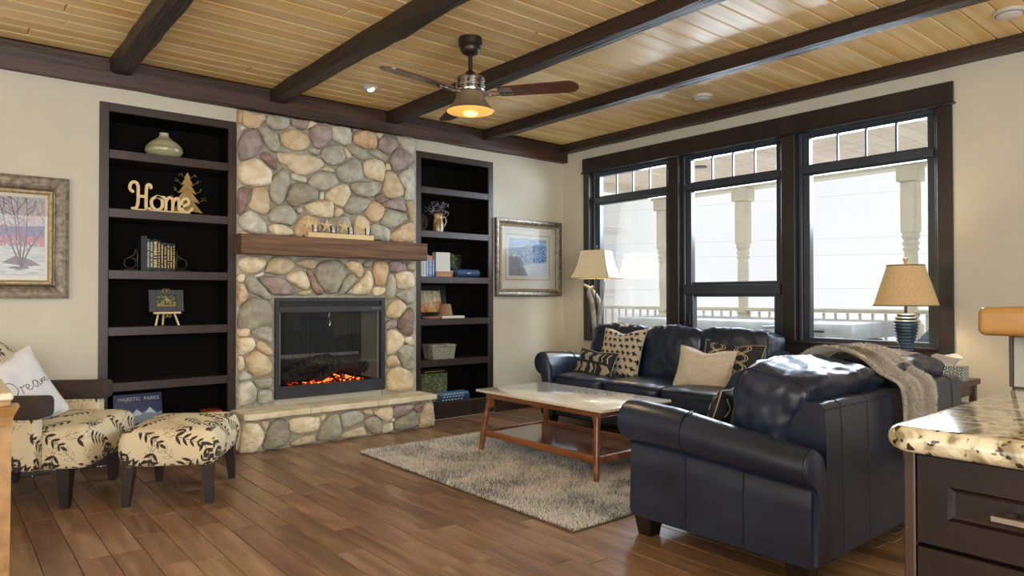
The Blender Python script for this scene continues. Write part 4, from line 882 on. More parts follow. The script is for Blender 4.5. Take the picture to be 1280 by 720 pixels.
obj('title_lettering', b, GOLD, gb); b = BM(); lathe(b, [(0, -.002), (.013, -.002), (.013, 0), (0, 0)], 14); M_ = Matrix.Translation((-.142, -.001, .24)) @ Matrix.Rotation(math.pi/2, 4, 'X'); b.transform(M_); obj('emblem', b, mat('pale_emblem', '8a94a4', rough=.5), gb)
for k, (w, h, col, lab) in enumerate(((.37, .026, '1f3556', 'dark blue book at the bottom of the stack in front of the game box'), (.35, .024, '2c4a74', 'mid-blue book in the middle of the lowest right stack'), (.30, .022, '5b7da6', 'light blue book on top of the lowest right stack'))):
    t = flatbook(-1.39+k*.012, .065, .152+sum((.0265, .0245, .0225)[:k]), w, .11, h, col, lab, 'stacked blue books on the lowest right shelf'); b = BM()
    for q in range(7): box(b, -.12+q*.034, -.10+q*.034, -.0556, -.0549, .006, .016)
    obj('spine_lettering', b, SILL, t)

# ------------------------------------------------------------------ wall pictures
def picture(name, label, x0, x1, z0, z1, profs, art, artm, mounts, group=None):
    """moulded frame; profs: list of (inset0, inset1, depth0, depth1, material, part name)"""
    t = thing(name, label, 'picture', ((x0+x1)/2, 0, (z0+z1)/2)); w, h = (x1-x0)/2, (z1-z0)/2
    for a, c, d0, d1, m, nm in profs:
        b = BM(); R_ = []
        def ringp(i, d): return [(-w+i, -d, -h+i), (w-i, -d, -h+i), (w-i, -d, h-i), (-w+i, -d, h-i)]
        rs = [ringp(a, .004), ringp(a, d0)]+[ringp(a+(c-a)*t_, d0+(d1-d0)*t_+.006*math.sin(math.pi*t_)) for t_ in (.25, .5, .75)]+[ringp(c, d1), ringp(c, .004)]
        loft(b, rs, True, False, True); obj(nm, b, m, t)
    for (i0, d, m) in mounts: b = BM(); pane_uv(b, [(-w+i0, -d, -h+i0), (w-i0, -d, -h+i0), (w-i0, -d, h-i0), (-w+i0, -d, h-i0)]); obj('mount', b, m, t)
    a = art; b = BM(); pane_uv(b, [(a[0], -.0125, a[2]), (a[1], -.0125, a[2]), (a[1], -.0125, a[3]), (a[0], -.0125, a[3])]); obj('print', b, artm, t)
    i = profs[-1][1]; b = BM(); pane_uv(b, [(-w+i, -.016, -h+i), (w-i, -.016, -h+i), (w-i, -.016, h-i), (-w+i, -.016, h-i)]); obj('glazing', b, PGLASS, t)
    return t
def beads(t, w, h, inset, d, m, step=.017):
    b = BM()
    for zz in (-h+inset, h-inset):
        x = -w+inset
        while x < w-inset: box(b, x, x+step*.6, -d-.005, -d+.002, zz-.006, zz+.006, .0015); x += step
    for xx in (-w+inset, w-inset):
        z = -h+inset
        while z < h-inset: box(b, xx-.006, xx+.006, -d-.005, -d+.002, z, z+step*.6, .0015); z += step
    o = obj('beading', b, m, t); o['kind'] = 'stuff'
# winter birches, left wall
cv = Canvas(640, 420, 'b9bcc4'); re = random.Random(21)
for y in range(420):
    if y < 190: cv.a[y, :] = np.array([.66, .68, .72])
for _ in range(900):
    X, Y = re.uniform(0, 640), re.uniform(0, 180); cv.line([(X, Y), (X+re.uniform(-14, 14), Y+re.uniform(14, 34))], re.uniform(2, 5), re.choice(['c9b2ba', 'a4b0bf', 'd2a79a', '9db0bc', 'c9c9cc', 'b58a8a', 'd9c9b8', '8fa0b4']))
cv.poly([(0, 150), (160, 160), (300, 145), (470, 160), (640, 150), (640, 235), (0, 230)], '6d5f93')
for _ in range(500):
    X, Y = re.uniform(0, 640), re.uniform(150, 215); cv.line([(X, Y), (X+re.uniform(-4, 4), Y+re.uniform(10, 26))], re.uniform(3, 6), re.choice(['6b5a94', '7f6a9f', '5c5a92', '8f6a8c', '7a7aa8']))
for _ in range(700):
    X, Y = re.uniform(0, 640), re.uniform(205, 262); cv.line([(X, Y), (X+re.uniform(-4, 4), Y+re.uniform(8, 24))], re.uniform(3, 6), re.choice(['a85a62', 'b87068', '9a5a78', 'c48878', '8a5f86', 'b8646a']))
cv.poly([(0, 272), (640, 262), (640, 420), (0, 420)], 'b9c4c6')
for _ in range(260):
    X, Y = re.uniform(0, 640), re.uniform(275, 420); cv.ell(X, Y, re.uniform(10, 40), re.uniform(2, 6), re.choice(['c9d1cf', 'aebdc4', 'a4b0b8', 'd5d6cf', 'b4c2c0']))
for s_ in (-1, 1): cv.poly([(320+s_*200-90, 352), (320+s_*200-30, 315), (320+s_*200+40, 330), (320+s_*200+100, 362), (320+s_*200+20, 372)], '6d5560')
def tree(x, y, n=5):
    for k in range(n):
        a = -math.pi/2+(k-(n-1)/2)*.16+re.uniform(-.05, .05); X, Y = x+re.uniform(-6, 6), y; pts = [(X, Y)]; A = a
        for i in range(14): A += re.uniform(-.16, .16); A = a+(A-a)*.8; X += math.cos(A)*28; Y += math.sin(A)*28; pts.append((X, Y))
        for i in range(14): cv.line(pts[i:i+2], max(2, 9-i*.55), re.choice(['4a3434', '5a4040', '3c2e34']))
        for i in range(3, 14):
            if re.random() < .7:
                A2 = a+re.choice((-1, 1))*re.uniform(.5, .9); P_ = pts[i]; q = [P_, (P_[0]+math.cos(A2)*34, P_[1]+math.sin(A2)*34), (P_[0]+math.cos(A2-.2)*70, P_[1]+math.sin(A2-.2)*72)]; cv.line(q, 3.2, re.choice(['6a4444', '8a5048', '4a3a44']))
    for _ in range(6): cv.ell(x+re.uniform(-40, 40), y+re.uniform(-4, 14), 22, 4, '5a4448')
for x_, y_ in ((70, 385), (300, 375), (520, 372)): tree(x_, y_)
cv.speck(.03)
GP = [(0, .075, .03, .022, GILT, 'frame'), (.075, .085, .03, .03, SILV, 'frame_lip'), (.085, .112, .024, .018, GOLDB, 'inner_moulding')]
pw, ph = .45, .379; pl_ = picture('framed_picture', 'gilt framed winter birch painting on the wall left of the bookcase', -5.28, -4.38, 1.095, 1.852, GP, (-.322, .322, -.238, .245), img_mat('birch_print', cv.a, .5), [(.10, .011, MATW)]); beads(pl_, .45, .3785, .098, .024, GOLDB)
# blue snowscape, right
cv = Canvas(320, 240, '8fa6c4'); re = random.Random(31)
for _ in range(1800): cv.ell(re.uniform(0, 320), re.uniform(0, 190), re.uniform(1.5, 4), re.uniform(1.5, 4), re.choice(['a9bdd6', '7f9cc4', 'c4d2e2', '6b8ab8', '9fb4cf', 'd6dfe9', '5f80b0', 'b9c6d4']))
for _ in range(300): cv.ell(re.uniform(200, 320), re.uniform(40, 150), re.uniform(2, 5), re.uniform(2, 5), re.choice(['4a6ea6', '5a7cb2', '3f62a0']))
cv.poly([(0, 120), (95, 122), (170, 240), (0, 240)], '8b8f96'); cv.poly([(120, 170), (320, 150), (320, 240), (160, 240)], 'c9d2da')
for _ in range(60): X, Y = re.uniform(5, 110), re.uniform(125, 235); cv.line([(X, Y), (X+re.uniform(-8, 8), Y-re.uniform(8, 26))], 1.6, re.choice(['6a6c72', 'a9abb0', '5a5c66']))
cv.ell(50, 108, 14, 9, 'd9c98a'); cv.speck(.04)
SP_ = [(0, .05, .034, .026, SILV, 'frame'), (.05, .062, .03, .03, GOLDB, 'frame_lip'), (.062, .075, .024, .02, SILV, 'inner_moulding')]
pr_ = picture('framed_picture', 'silver framed blue snow scene on the wall beside the corner', -.918, -.052, 1.103, 1.862, SP_, (-.262, .235, -.175, .19), img_mat('snow_print', cv.a, .5), [(.07, .011, MATW)]); beads(pr_, .433, .3795, .069, .026, GOLDB)
for (a, c) in ((.0, 1),):
    b = BM(); w_, h_ = .29, .225
    for q in ((-w_, w_, -h_-.0, -h_+.006), (-w_, w_, h_-.006, h_), (-w_, -w_+.006, -h_, h_), (w_-.006, w_, -h_, h_)): box(b, q[0]-.013, q[1]-.013, -.0125, -.0112, q[2]+.008, q[3]+.008)
    obj('gold_fillet', b, GOLDB, pr_)

# ------------------------------------------------------------------ rug
rug = thing('shag_rug', 'grey and cream swirled shag rug under the coffee table', 'rug', (-1.93, -1.83, 0))
RW, RL = .80, 1.065
b = BM(); box(b, -RW, RW, -RL, RL, .001, .010, .003); obj('backing', b, RUGB, rug)
N = 95000; P = np.stack([RNG.uniform(-RW, RW, N), RNG.uniform(-RL, RL, N), np.full(N, .008)], 1)
ang = RNG.uniform(0, 2*np.pi, N); wdt = RNG.uniform(.0015, .0032, N); hgt = RNG.uniform(.012, .024, N); ln = RNG.uniform(.002, .016, N); la = RNG.uniform(0, 2*np.pi, N)
V = np.empty((N, 3, 3)); d = np.stack([np.cos(ang), np.sin(ang), np.zeros(N)], 1)*wdt[:, None]
V[:, 0] = P-d; V[:, 1] = P+d; V[:, 2] = P+np.stack([np.cos(la)*ln, np.sin(la)*ln, hgt], 1)
me = bpy.data.meshes.new('pile'); me.vertices.add(N*3); me.vertices.foreach_set('co', V.reshape(-1).astype(np.float32)); me.loops.add(N*3); me.loops.foreach_set('vertex_index', np.arange(N*3, dtype=np.int32))
me.polygons.add(N); me.polygons.foreach_set('loop_start', np.arange(0, N*3, 3, dtype=np.int32)); me.update(calc_edges=True)
at = me.color_attributes.new('tint', 'FLOAT_COLOR', 'POINT'); cc = np.repeat(RNG.uniform(0, 1, N), 3); at.data.foreach_set('color', np.stack([cc, cc, cc, np.ones_like(cc)], 1).astype(np.float32).ravel())
m = bpy.data.materials.new('shag_yarn'); m.use_nodes = True; n, l = m.node_tree.nodes, m.node_tree.links; bs = n['Principled BSDF']; bs.inputs['Roughness'].default_value = .9; bs.inputs['Specular IOR Level'].default_value = .15
t = n.new('ShaderNodeTexCoord'); ns = n.new('ShaderNodeTexNoise'); ns.inputs['Scale'].default_value = 1.9; ns.inputs['Detail'].default_value = 3; ns.inputs['Distortion'].default_value = 1.6; l.new(t.outputs['Object'], ns.inputs['Vector'])
ca = n.new('ShaderNodeVertexColor'); ca.layer_name = 'tint'; sx = n.new('ShaderNodeSeparateColor'); l.new(ca.outputs[0], sx.inputs[0])
ad = n.new('ShaderNodeMath'); ad.operation = 'MULTIPLY_ADD'; ad.inputs[1].default_value = .42; l.new(sx.outputs[0], ad.inputs[0]); l.new(ns.outputs['Fac'], ad.inputs[2])
r = n.new('ShaderNodeValToRGB'); e = r.color_ramp.elements; e[0].position = .42; e[0].color = (*S('686765'), 1); e[1].position = .92; e[1].color = (*S('ebe2d2'), 1)
for p_, c_ in ((.50, '94928e'), (.62, 'c6c3bc'), (.74, 'ebe7df')): q = e.new(p_); q.color = (*S(c_), 1)
l.new(ad.outputs[0], r.inputs['Fac']); l.new(r.outputs[0], bs.inputs['Base Color']); me.materials.append(m)
o = bpy.data.objects.new('pile', me); COL.objects.link(o); o.parent = rug; o['kind'] = 'stuff'

# ------------------------------------------------------------------ coffee table
ct = thing('coffee_table', 'mid-century walnut coffee table with a cream stone top and lower shelf', 'table', (-1.735, -1.84, 0))
TW, TL = .325, .61
b = BM(); box(b, -TW, TW, -TL, TL, .424, .443, .005, 2); obj('tabletop', b, CREAMT, ct, 40)
b = BM(); box(b, -TW+.045, TW-.045, -TL+.06, TL-.06, .385, .424, .004); box(b, -TW+.065, TW-.065, -TL+.08, TL-.08, .38, .42); obj('apron', b, WALN, ct)
for sx in (-1, 1):
    for sy in (-1, 1):
        rings = []
        for z, o_, w in ((.424, .075, .030), (.405, .060, .026), (.385, .048, .019), (.36, .042, .016), (.25, .026, .017), (.14, .012, .019), (.02, .0, .014)):
            cx, cy = sx*(TW-.01-o_), sy*(TL-.055-o_*.8); ww = w
            rings.append([(cx+a*ww, cy+c*ww, z) for a, c in ((-1, -.6), (-.6, -1), (.6, -1), (1, -.6), (1, .6), (.6, 1), (-.6, 1), (-1, .6))])
        b = BM(); loft(b, rings); obj('leg', b, WALN, ct, 40)
        b = BM()
        for ax in (0, 1):
            pts = [(0, .424), (.10, .424), (.07, .405), (.04, .39), (.022, .36), (.015, .32), (0, .32)]
            bx0, by0 = sx*(TW-.06), sy*(TL-.10)
            if ax == 0: prism(b, [(bx0-sx*p[0], p[1]) for p in pts], by0+sy*.008-.008, by0+sy*.008+.008, 'y')
            else: prism(b, [(by0-sy*p[0], p[1]) for p in pts], bx0-.008, bx0+.008, 'x')
        obj('bracket', b, WALN, ct)
for sx in (-1, 1): bx('stretcher', WALN, ct, sx*(TW-.028)-.012, sx*(TW-.028)+.012, -TL+.06, TL-.06, .118, .160, .004)
for sy in (-1, 1): bx('stretcher', WALN, ct, -TW+.03, TW-.03, sy*(TL-.07)-.012, sy*(TL-.07)+.012, .118, .160, .004)
bx('shelf', WALNT, ct, -TW+.04, TW-.04, -TL+.083, TL-.083, .135, .150, .002)

# ------------------------------------------------------------------ sofas (local: seat faces -y, width along x, origin on the floor in the middle)
def wr(seed, a=.012):
    def f(q):
        e = max(0, 1-abs(q.x)**6); n1 = noise.noise(Vector((q.x*2.2+seed, q.y*1.6, q.z*1.6+seed))); n2 = noise.noise(Vector((q.x*7+seed, q.y*3, q.z*3))); n3 = noise.noise(Vector((q.x*16+seed, q.y*4, q.z*5-seed)))
        k = a*n1*.9+a*.5*n2+a*.35*n3
        return (q.x*k, q.y*k*1.3, q.z*k*1.3)
    return f
def sofa(name, label, loc, rz, Wo, nb, seed, rear=.43, front=-.43, drop=0., th=.26):
    t = thing(name, label, 'sofa', loc, rz); Wi = Wo-.13
    for s_ in (-1, 1):   # arms: panel below a rolled top, tapering to the rear
        rings = []
        for y, r, zc in ((front, .094, .530), (front+.05, .096, .531), (front+.25, .093, .522), (front+.5, .084, .497), (rear-.06, .074, .468), (rear, .072, .463)):
            xc = Wo-.005; ring = [(Wi, .09), (Wi, zc-.03)]
            for k in range(15): a = math.radians(170-k*19.5); ring.append((xc-.0+math.cos(a)*r, zc+math.sin(a)*r))
            ring += [(Wo-.005, zc-r*.98-.02), (Wo, .30), (Wo-.002, .09)]
            rings.append([(s_*x, y, z) for x, z in ring])
        b = BM(); loft(b, rings); arm = obj('arm', b, LEATH, t, 50)
        for yy, r, zc in ((front-.004, .094, .53), (rear+.002, .072, .463)):   # scroll facing with piping
            pts = [(Wo-.12, .10), (Wo-.11, zc-.04)]+[(Wo-.005+math.cos(math.radians(175-k*20))*(r-.006), zc+math.sin(math.radians(175-k*20))*(r-.006)) for k in range(14)]+[(Wo-.02, zc-r-.03), (Wo-.008, .10)]
            b = BM(); y2 = yy+(-.018 if yy < 0 else .018); cx_, cz_ = Wo-.05, .33
            loft(b, [[(s_*x, yy, z) for x, z in pts], [(s_*x, (yy+y2)/2, z) for x, z in pts], [(s_*(cx_+(x-cx_)*.88), y2, cz_+(z-cz_)*.96) for x, z in pts]]); obj('arm_facing', b, LEATH, arm, 50)
            b = BM(); tube(b, [(s_*x, yy+(.0 if yy < 0 else 0), z) for x, z in pts], .0045, 6); obj('piping', b, LEATH, arm, 60)
        for yy in (front+.30, front+.58):
            b = BM(); tube(b, [(s_*(Wo+.001), yy, .1), (s_*(Wo+.001), yy, .41)], .0018, 4); obj('seam', b, SEAM, arm)
        b = BM(); yy = front+.33; r, zc = .091, .517
        tube(b, [(s_*(Wo-.005+math.cos(math.radians(a))*r), yy, zc+math.sin(math.radians(a))*r) for a in range(160, -110, -15)], .003, 5); obj('seam', b, SEAM, arm)
    b = BM(); box(b, -Wi, Wi, front+.03, rear-.02, .09, .29, .01); obj('seat_base', b, LEATH, t, 40)
    # upholstered back shell
    b = BM(); pts = [(rear, .09), (rear, .30), (rear-.005, .60), (rear-.012, .675), (rear-.03, .69), (rear-.15, .69), (rear-.17, .675), (rear-.20, .3), (rear-.20, .09)]
    loft(b, [[(x, y, z) for y, z in pts] for x in (-Wi-.0, -Wi*.5, 0, Wi*.5, Wi)]); back = obj('back', b, LEATH, t, 50)
    for x in [(-Wi+.13), (Wi-.13)]+[(-Wi+2*Wi*k/4) for k in (1, 2, 3)]:
        b = BM(); tube(b, [(x, rear+.0005, .1), (x, rear+.0005, .30), (x, rear-.004, .60), (x, rear-.0115, .677), (x, rear-.03, .6915), (x, rear-.15, .6915)], .0016, 4); obj('seam', b, SEAM, back)
    b = BM(); tube(b, [(-Wi, rear-.008, .668), (Wi, rear-.008, .668)], .004, 6); obj('piping', b, LEATH, back, 60)
    sw = 2*(Wi)/nb
    for k in range(nb):
        cx = -Wi+sw*(k+.5)
        b = BM(); softbox(b, (cx, front+.27, .355), (sw-.004, .60, .185), 7, 14, lambda q, s=seed+k: tuple(a+c for a, c in zip(wr(s, .006)(q), (0, 0, .018*(1-q.x*q.x)*(1-q.y*q.y)*(q.z > 0)))))
        o = obj('seat_cushion', b, LEATH, t, 75)
        b = BM(); tube(b, spline([(cx-sw/2+.03, front-.028, .425), (cx, front-.031, .43), (cx+sw/2-.03, front-.028, .425)], 5), .003, 5); obj('piping', b, LEATH, o, 60)
        bw = sw-.006 if 0 < k < nb-1 or nb == 2 else sw
        def bf(q, s=seed+k*3.3):
            w_ = wr(s, .012)(q); top = max(0, q.z); pl_ = noise.noise(Vector((q.x*9+s, 0, s)))*.012*max(0, q.z-.2)
            return (w_[0], w_[1]-.03*(1-q.z*q.z)*(q.y < 0)*(1-q.x*q.x)+pl_+.05*top*(q.y > -.2), w_[2]+.02*(1-q.x*q.x)*(q.z > 0))
        b = BM(); CM = TR((cx, rear-.125-th/2, .62-drop/2), 0, -.18); CS = (bw+.045, th, .44-drop); softbox(b, (0, 0, 0), CS, 6.5, 24, bf, CM); o = obj('back_cushion', b, LEATH, t, 75)
        for sx in (-.9, .9):
            pts = []
            for a in np.linspace(0, 2*math.pi, 41):
                q = Vector((sx, math.copysign(abs(math.cos(a))**.55, math.cos(a)), math.copysign(abs(math.sin(a))**.55, math.sin(a)))); f_ = ((1-abs(sx)**6.5)/(abs(q.y)**6.5+abs(q.z)**6.5))**(1/6.5); q = Vector((sx, q.y*f_, q.z*f_))
                p = Vector((q.x*CS[0]/2, q.y*CS[1]/2, q.z*CS[2]/2))+Vector(bf(q)); pts.append(CM @ (p*1.004))
            b = BM(); tube(b, pts, .0028, 5, False); obj('seam', b, LEATH, o, 60)
    for s_ in (-1, 1):
        for yy in (front+.05, rear-.07):
            b = BM(); loft(b, [[(s_*(Wo-.065)+a*w, yy+c*w, z) for a, c in ((-1, -1), (1, -1), (1, 1), (-1, 1))] for z, w in ((0, .034), (.09, .048))]); obj('foot', b, DKLEG, t)
    return t
sofa('sofa', 'three-seat dark navy leather sofa under the big window', (-.565, -1.73, 0), -math.pi/2, .97, 3, 3.)
sofa('loveseat', 'two-seat dark navy leather sofa with its back to the kitchen', (-1.665, -3.50, 0), math.pi, .865, 2, 11., drop=.04, th=.30)

# ------------------------------------------------------------------ scatter cushions
def cushion(label, w, h, t_, loc, rz, rx, m, chop=.0, seed=1, ry=0., nm='cushion'):
    M = Matrix.Rotation(rx, 4, 'X') @ Matrix.Rotation(ry, 4, 'Y'); b = pillow(w, h, t_, chop, 18, M, seed=seed)
    th = thing(nm, label, 'cushion', loc, rz); obj('cover', b, m, th, 80)
    b = BM(); pts = []
    for u, v in [(-1+2*i/12, -1) for i in range(12)]+[(1, -1+2*i/12) for i in range(12)]+[(1-2*i/12, 1) for i in range(12)]+[(-1, 1-2*i/12) for i in range(13)]:
        px = u*(1-.07*(1-v*v)); pz = v*(1-.07*(1-u*u)) - (chop*math.exp(-(u*2.6)**2)*max(0, v)**2); pts.append(M @ Vector((px*w/2, 0, pz*h/2)))
    tube(b, pts, .003, 5, False); obj('piping', b, m if m in (TANF, WHITEF) else mat('cream_piping', 'c9bda4', rough=.9), th, 60); return th
re = random.Random(17)
cv = Canvas(384, 384, 'c6bda6')
for i in range(7):
    for j in range(8):
        x, y = 30+j*50+(25 if i % 2 else 0)+re.uniform(-6, 6), 32+i*54+re.uniform(-6, 6)
        for a in (re.uniform(-.3, .3), math.pi/2+re.uniform(-.3, .3), math.pi/4+re.uniform(-.3, .3)): cv.poly([(x+math.cos(a)*27, y+math.sin(a)*27), (x-math.sin(a)*8, y+math.cos(a)*8), (x-math.cos(a)*22, y-math.sin(a)*22), (x+math.sin(a)*8, y-math.cos(a)*8)], '22242c')
        cv.ell(x, y, 8, 8, '22242c')
cv.speck(.02); STARF = img_mat('star_print_fabric', cv.a, .9, bump=.3)
cv = Canvas(512, 256, '2b2c30')
for row, (y, spans) in enumerate(((72, ((50, -1, 2), (165, -1, 4), (290, -1, 4), (395, -1, 1), (455, -1, 1))), (180, ((60, 1, 4), (165, 1, 4), (280, 1, 2), (350, 1, 1), (430, 1, 4))))):
    for x, dr, n_ in spans:
        for k in range(n_): xx = x+k*17; cv.line([(xx-dr*16, y-40), (xx+dr*12, y), (xx-dr*16, y+40)], 8, 'd6cdb4')
ARROWF = img_mat('arrow_print_fabric', cv.a, .9, bump=.3)
cv = Canvas(384, 384, '303338')
for i in range(-1, 4):
    for j in range(-1, 4):
        for o_ in (-9, 9):
            X0, Y0 = j*170+40, i*170
            for sg in (-1, 1): cv.line([(X0+60+sg*(44*math.sin(t*math.pi*2)+o_), Y0+t*170) for t in np.linspace(0, 1, 20)], 6, 'cdbd96')
LATF = img_mat('lattice_print_fabric', cv.a, .9, bump=.3)
cushion('cream cushion with black star-burst print leaning in the sofa left corner', .46, .44, .14, (-.60, -1.31, .62), -math.pi/2, -.32, STARF, .16, 2)
cushion('dark lumbar cushion with cream chevron arrows leaning on the star-print cushion', .50, .25, .12, (-.74, -1.15, .53), -math.pi/2-.12, -.4, ARROWF, .10, 3, .04)
cushion('charcoal cushion with gold lattice pattern behind the oatmeal one', .50, .34, .12, (-.56, -2.33, .60), -math.pi/2, -.3, LATF, .12, 4, .05)
cushion('plain oatmeal linen cushion leaning on the lattice one', .46, .33, .13, (-.70, -2.20, .565), -math.pi/2+.1, -.35, TANF, .2, 5, .05)
cushion('dark chevron lumbar cushion peeking over the loveseat arm', .46, .26, .13, (-2.13, -3.33, .56), math.pi+.25, -.35, ARROWF, .1, 6)

# ------------------------------------------------------------------ faux fur throw over the loveseat back
FUR = mat('striped_faux_fur', 'b3a794', 'f6f2ea', rough=.95, scale=2.2, stretch=(7, .8, .8), bump=.8, bscale=40, bdist=.012, lo=.32, hi=.62, mid='ddd4c6', detail=6, dist=.6)
path = [(-3.485, .66), (-3.495, .74), (-3.53, .80), (-3.61, .835), (-3.71, .83), (-3.80, .79), (-3.87, .735), (-3.93, .708), (-3.952, .66), (-3.956, .56), (-3.958, .46), (-3.962, .38)]
sp_ = spline([(0, y, z) for y, z in path], 4); nU = len(sp_); nV = 22; rows = []
for i, p in enumerate(sp_):
    t_ = i/(nU-1); row = []
    x0 = -1.80-.03*t_; wd = .40
    nx = sp_[min(i+1, nU-1)]-sp_[max(i-1, 0)]; nx = Vector((0, nx.z, -nx.y)).normalized(); nx = nx if (nx.y < 0 or nx.z > 0) else -nx
    for j in range(nV+1):
        v = j/nV; off = .014+.014*math.sin(v*14+t_*2)+.012*noise.noise(Vector((v*6, t_*5, 2)))
        row.append(Vector((x0+wd*v+.02*noise.noise(Vector((t_*6, v*2, 7))), p.y, p.z))+nx*off)
    rows.append(row)
tw = thing('throw_blanket', 'grey-brown striped faux fur throw draped over the loveseat back', 'blanket', (0, 0, 0))
b = BM(); loft(b, rows, False, False); bmesh.ops.solidify(b, geom=b.faces[:], thickness=.010); obj('blanket', b, FUR, tw, 80)
Nf = 16000; fv = []; fr_ = random.Random(5)
for _ in range(Nf):
    i = fr_.randrange(nU-1); j = fr_.randrange(nV); a, c = fr_.random(), fr_.random(); p = rows[i][j].lerp(rows[i+1][j], a).lerp(rows[i][j+1].lerp(rows[i+1][j+1], a), c)
    nn = (rows[i+1][j]-rows[i][j]).cross(rows[i][j+1]-rows[i][j]).normalized(); nn = nn if (nn.y < 0 or nn.z > .5) else -nn
    dn = (rows[i+1][j]-rows[i][j]).normalized(); tip = p+nn*fr_.uniform(.006, .014)+dn*fr_.uniform(0, .012)+Vector((fr_.uniform(-.006, .006), 0, 0)); s_ = Vector((fr_.uniform(-1, 1), fr_.uniform(-1, 1), fr_.uniform(-1, 1))).normalized()*.0016
    fv += [p-s_, p+s_, tip]
me = bpy.data.meshes.new('fur'); me.from_pydata([tuple(v) for v in fv], [], [(k*3, k*3+1, k*3+2) for k in range(Nf)]); me.materials.append(FUR); o = bpy.data.objects.new('fur', me); COL.objects.link(o); o.parent = tw; o['kind'] = 'stuff'

# ------------------------------------------------------------------ patterned armchair and ottoman
LEAF = img_mat('leaf_print_fabric', leaf_print(), .85, box=.46, bump=.25, bscale=500)
HA = math.atan2(-.53, .85)       # heading: chair front looks along (.85,-.53)
# local frame: +x forward, +y across (away from camera)
ac = thing('armchair', 'leaf-print armchair with dark brown flat arms left of the bookcase', 'armchair', (-4.49, -.953, 0), HA)
def seatfn(q): return (.0, 0, .025*(1-q.x*q.x)*(1-q.y*q.y)*(q.z > 0)+.006*noise.noise(q*2))
b = BM(); box(b, -.60, -.03, .02, .62, .20, .22, .005, 1); obj('seat_rail', b, LEAF, ac, 50)
b = BM(); upholster(b, -.60, .085, -.008, .648, .212, .425, .06, .055, .022, .01); obj('seat_cushion', b, LEAF, ac, 50)
for y0, y1 in ((-.125, .03), (.60, .73)):
    b = BM(); box(b, -.62, -.075, y0, y1, .485, .595, .026, 4); a_ = obj('arm', b, BROWNF, ac, 60)
    b = BM(); ym = (y0+y1)/2; box(b, -.58, -.12, ym-.045, ym+.045, .22, .50, .015, 2); obj('arm_support', b, LEAF, a_, 50)
def backfn(q): return (.02*(1-q.z*q.z)*(q.x > 0), -.0, -.05*abs(q.y)**3*(q.z > 0))
b = BM(); softbox(b, (0, 0, 0), (.17, .66, .60), 5, 14, backfn, TR((-.615, .31, .56), 0, 0, -.17)); obj('backrest', b, LEAF, ac, 75)
for x, y, sp_x in ((-.03, .035, 0), (-.03, .605, 0), (-.55, .04, -.03), (-.55, .60, -.03)):
    b = BM(); loft(b, [[(x+sp_x*(1-z/.22)+a*w, y+c*w, z) for a, c in ((-1, -1), (1, -1), (1, 1), (-1, 1))] for z, w in ((0, .019), (.22, .034))]); obj('leg', b, DKLEG, ac)
# white pillow with handwriting
cv = Canvas(420, 420, 'dcdee0')
def stroke(pts, w=4.): P_ = [(p.x, p.y-60) for p in spline([(x, y, 0) for x, y in pts], 8)]; cv.line(P_, w, '3a3c40')
stroke([(70, 250), (95, 215), (130, 200), (165, 205), (190, 230), (195, 262), (165, 292), (120, 300), (95, 298), (125, 280)]); stroke([(120, 185), (112, 230), (105, 300)])
stroke([(205, 292), (215, 258), (212, 248), (222, 256), (238, 250)]); stroke([(240, 276), (262, 262), (252, 250), (240, 268), (252, 290), (275, 276)])
stroke([(318, 254), (295, 250), (282, 275), (300, 288), (318, 258), (320, 286), (330, 282)]); stroke([(334, 286), (342, 256), (344, 280), (356, 254), (362, 276), (374, 252), (380, 278), (392, 270)])
cushion('white cotton cushion with the handwritten word Dream on the leaf-print armchair', .44, .42, .13, (-4.70, -.66, .585), HA+math.pi/2-.55, -.38, img_mat('dream_print_fabric', cv.a, .9, bump=.25, bscale=300), .06, 9, -.34)
ot = thing('ottoman', 'leaf-print ottoman with dark tapered legs in front of the armchair', 'ottoman', (-3.94, -.972, 0), math.atan2(-.21, .36))
b = BM(); upholster(b, -.238, .238, -.292, .292, .212, .405, .05, .05, .022, .012); obj('cushion_body', b, LEAF, ot, 50)
for sx in (-1, 1):
    for sy in (-1, 1):
        b = BM(); x, y = sx*.195, sy*.245; loft(b, [[(x+sx*.013*(1-z/.22)+a*w, y+sy*.013*(1-z/.22)+c*w, z) for a, c in ((-1, -1), (1, -1), (1, 1), (-1, 1))] for z, w in ((0, .017), (.22, .031))]); obj('leg', b, DKLEG, ot)

# ------------------------------------------------------------------ table at the left edge
lt = thing('side_table', 'cream topped honey-wood table cut off by the left edge', 'table', (-4.80, -2.05, 0))
bx('tabletop', mat('cream_laminate', 'ddd0ae', 'e6dabb', rough=.4), lt, -1.1, .0, .0, .62, .722, .75, .006)
bx('edge_band', HONEY, lt, -1.09, -.006, .008, .61, .70, .722, .003)
for x in (-.06, -1.05):
    for y in (.02, .54):
        b = BM(); loft(b, [[(x+a*w+.03, y+.03+c*w, z) for a, c in ((-1, -1), (1, -1), (1, 1), (-1, 1))] for z, w in ((0, .022), (.62, .027), (.66, .032), (.70, .05))]); obj('leg', b, HONEY, lt)

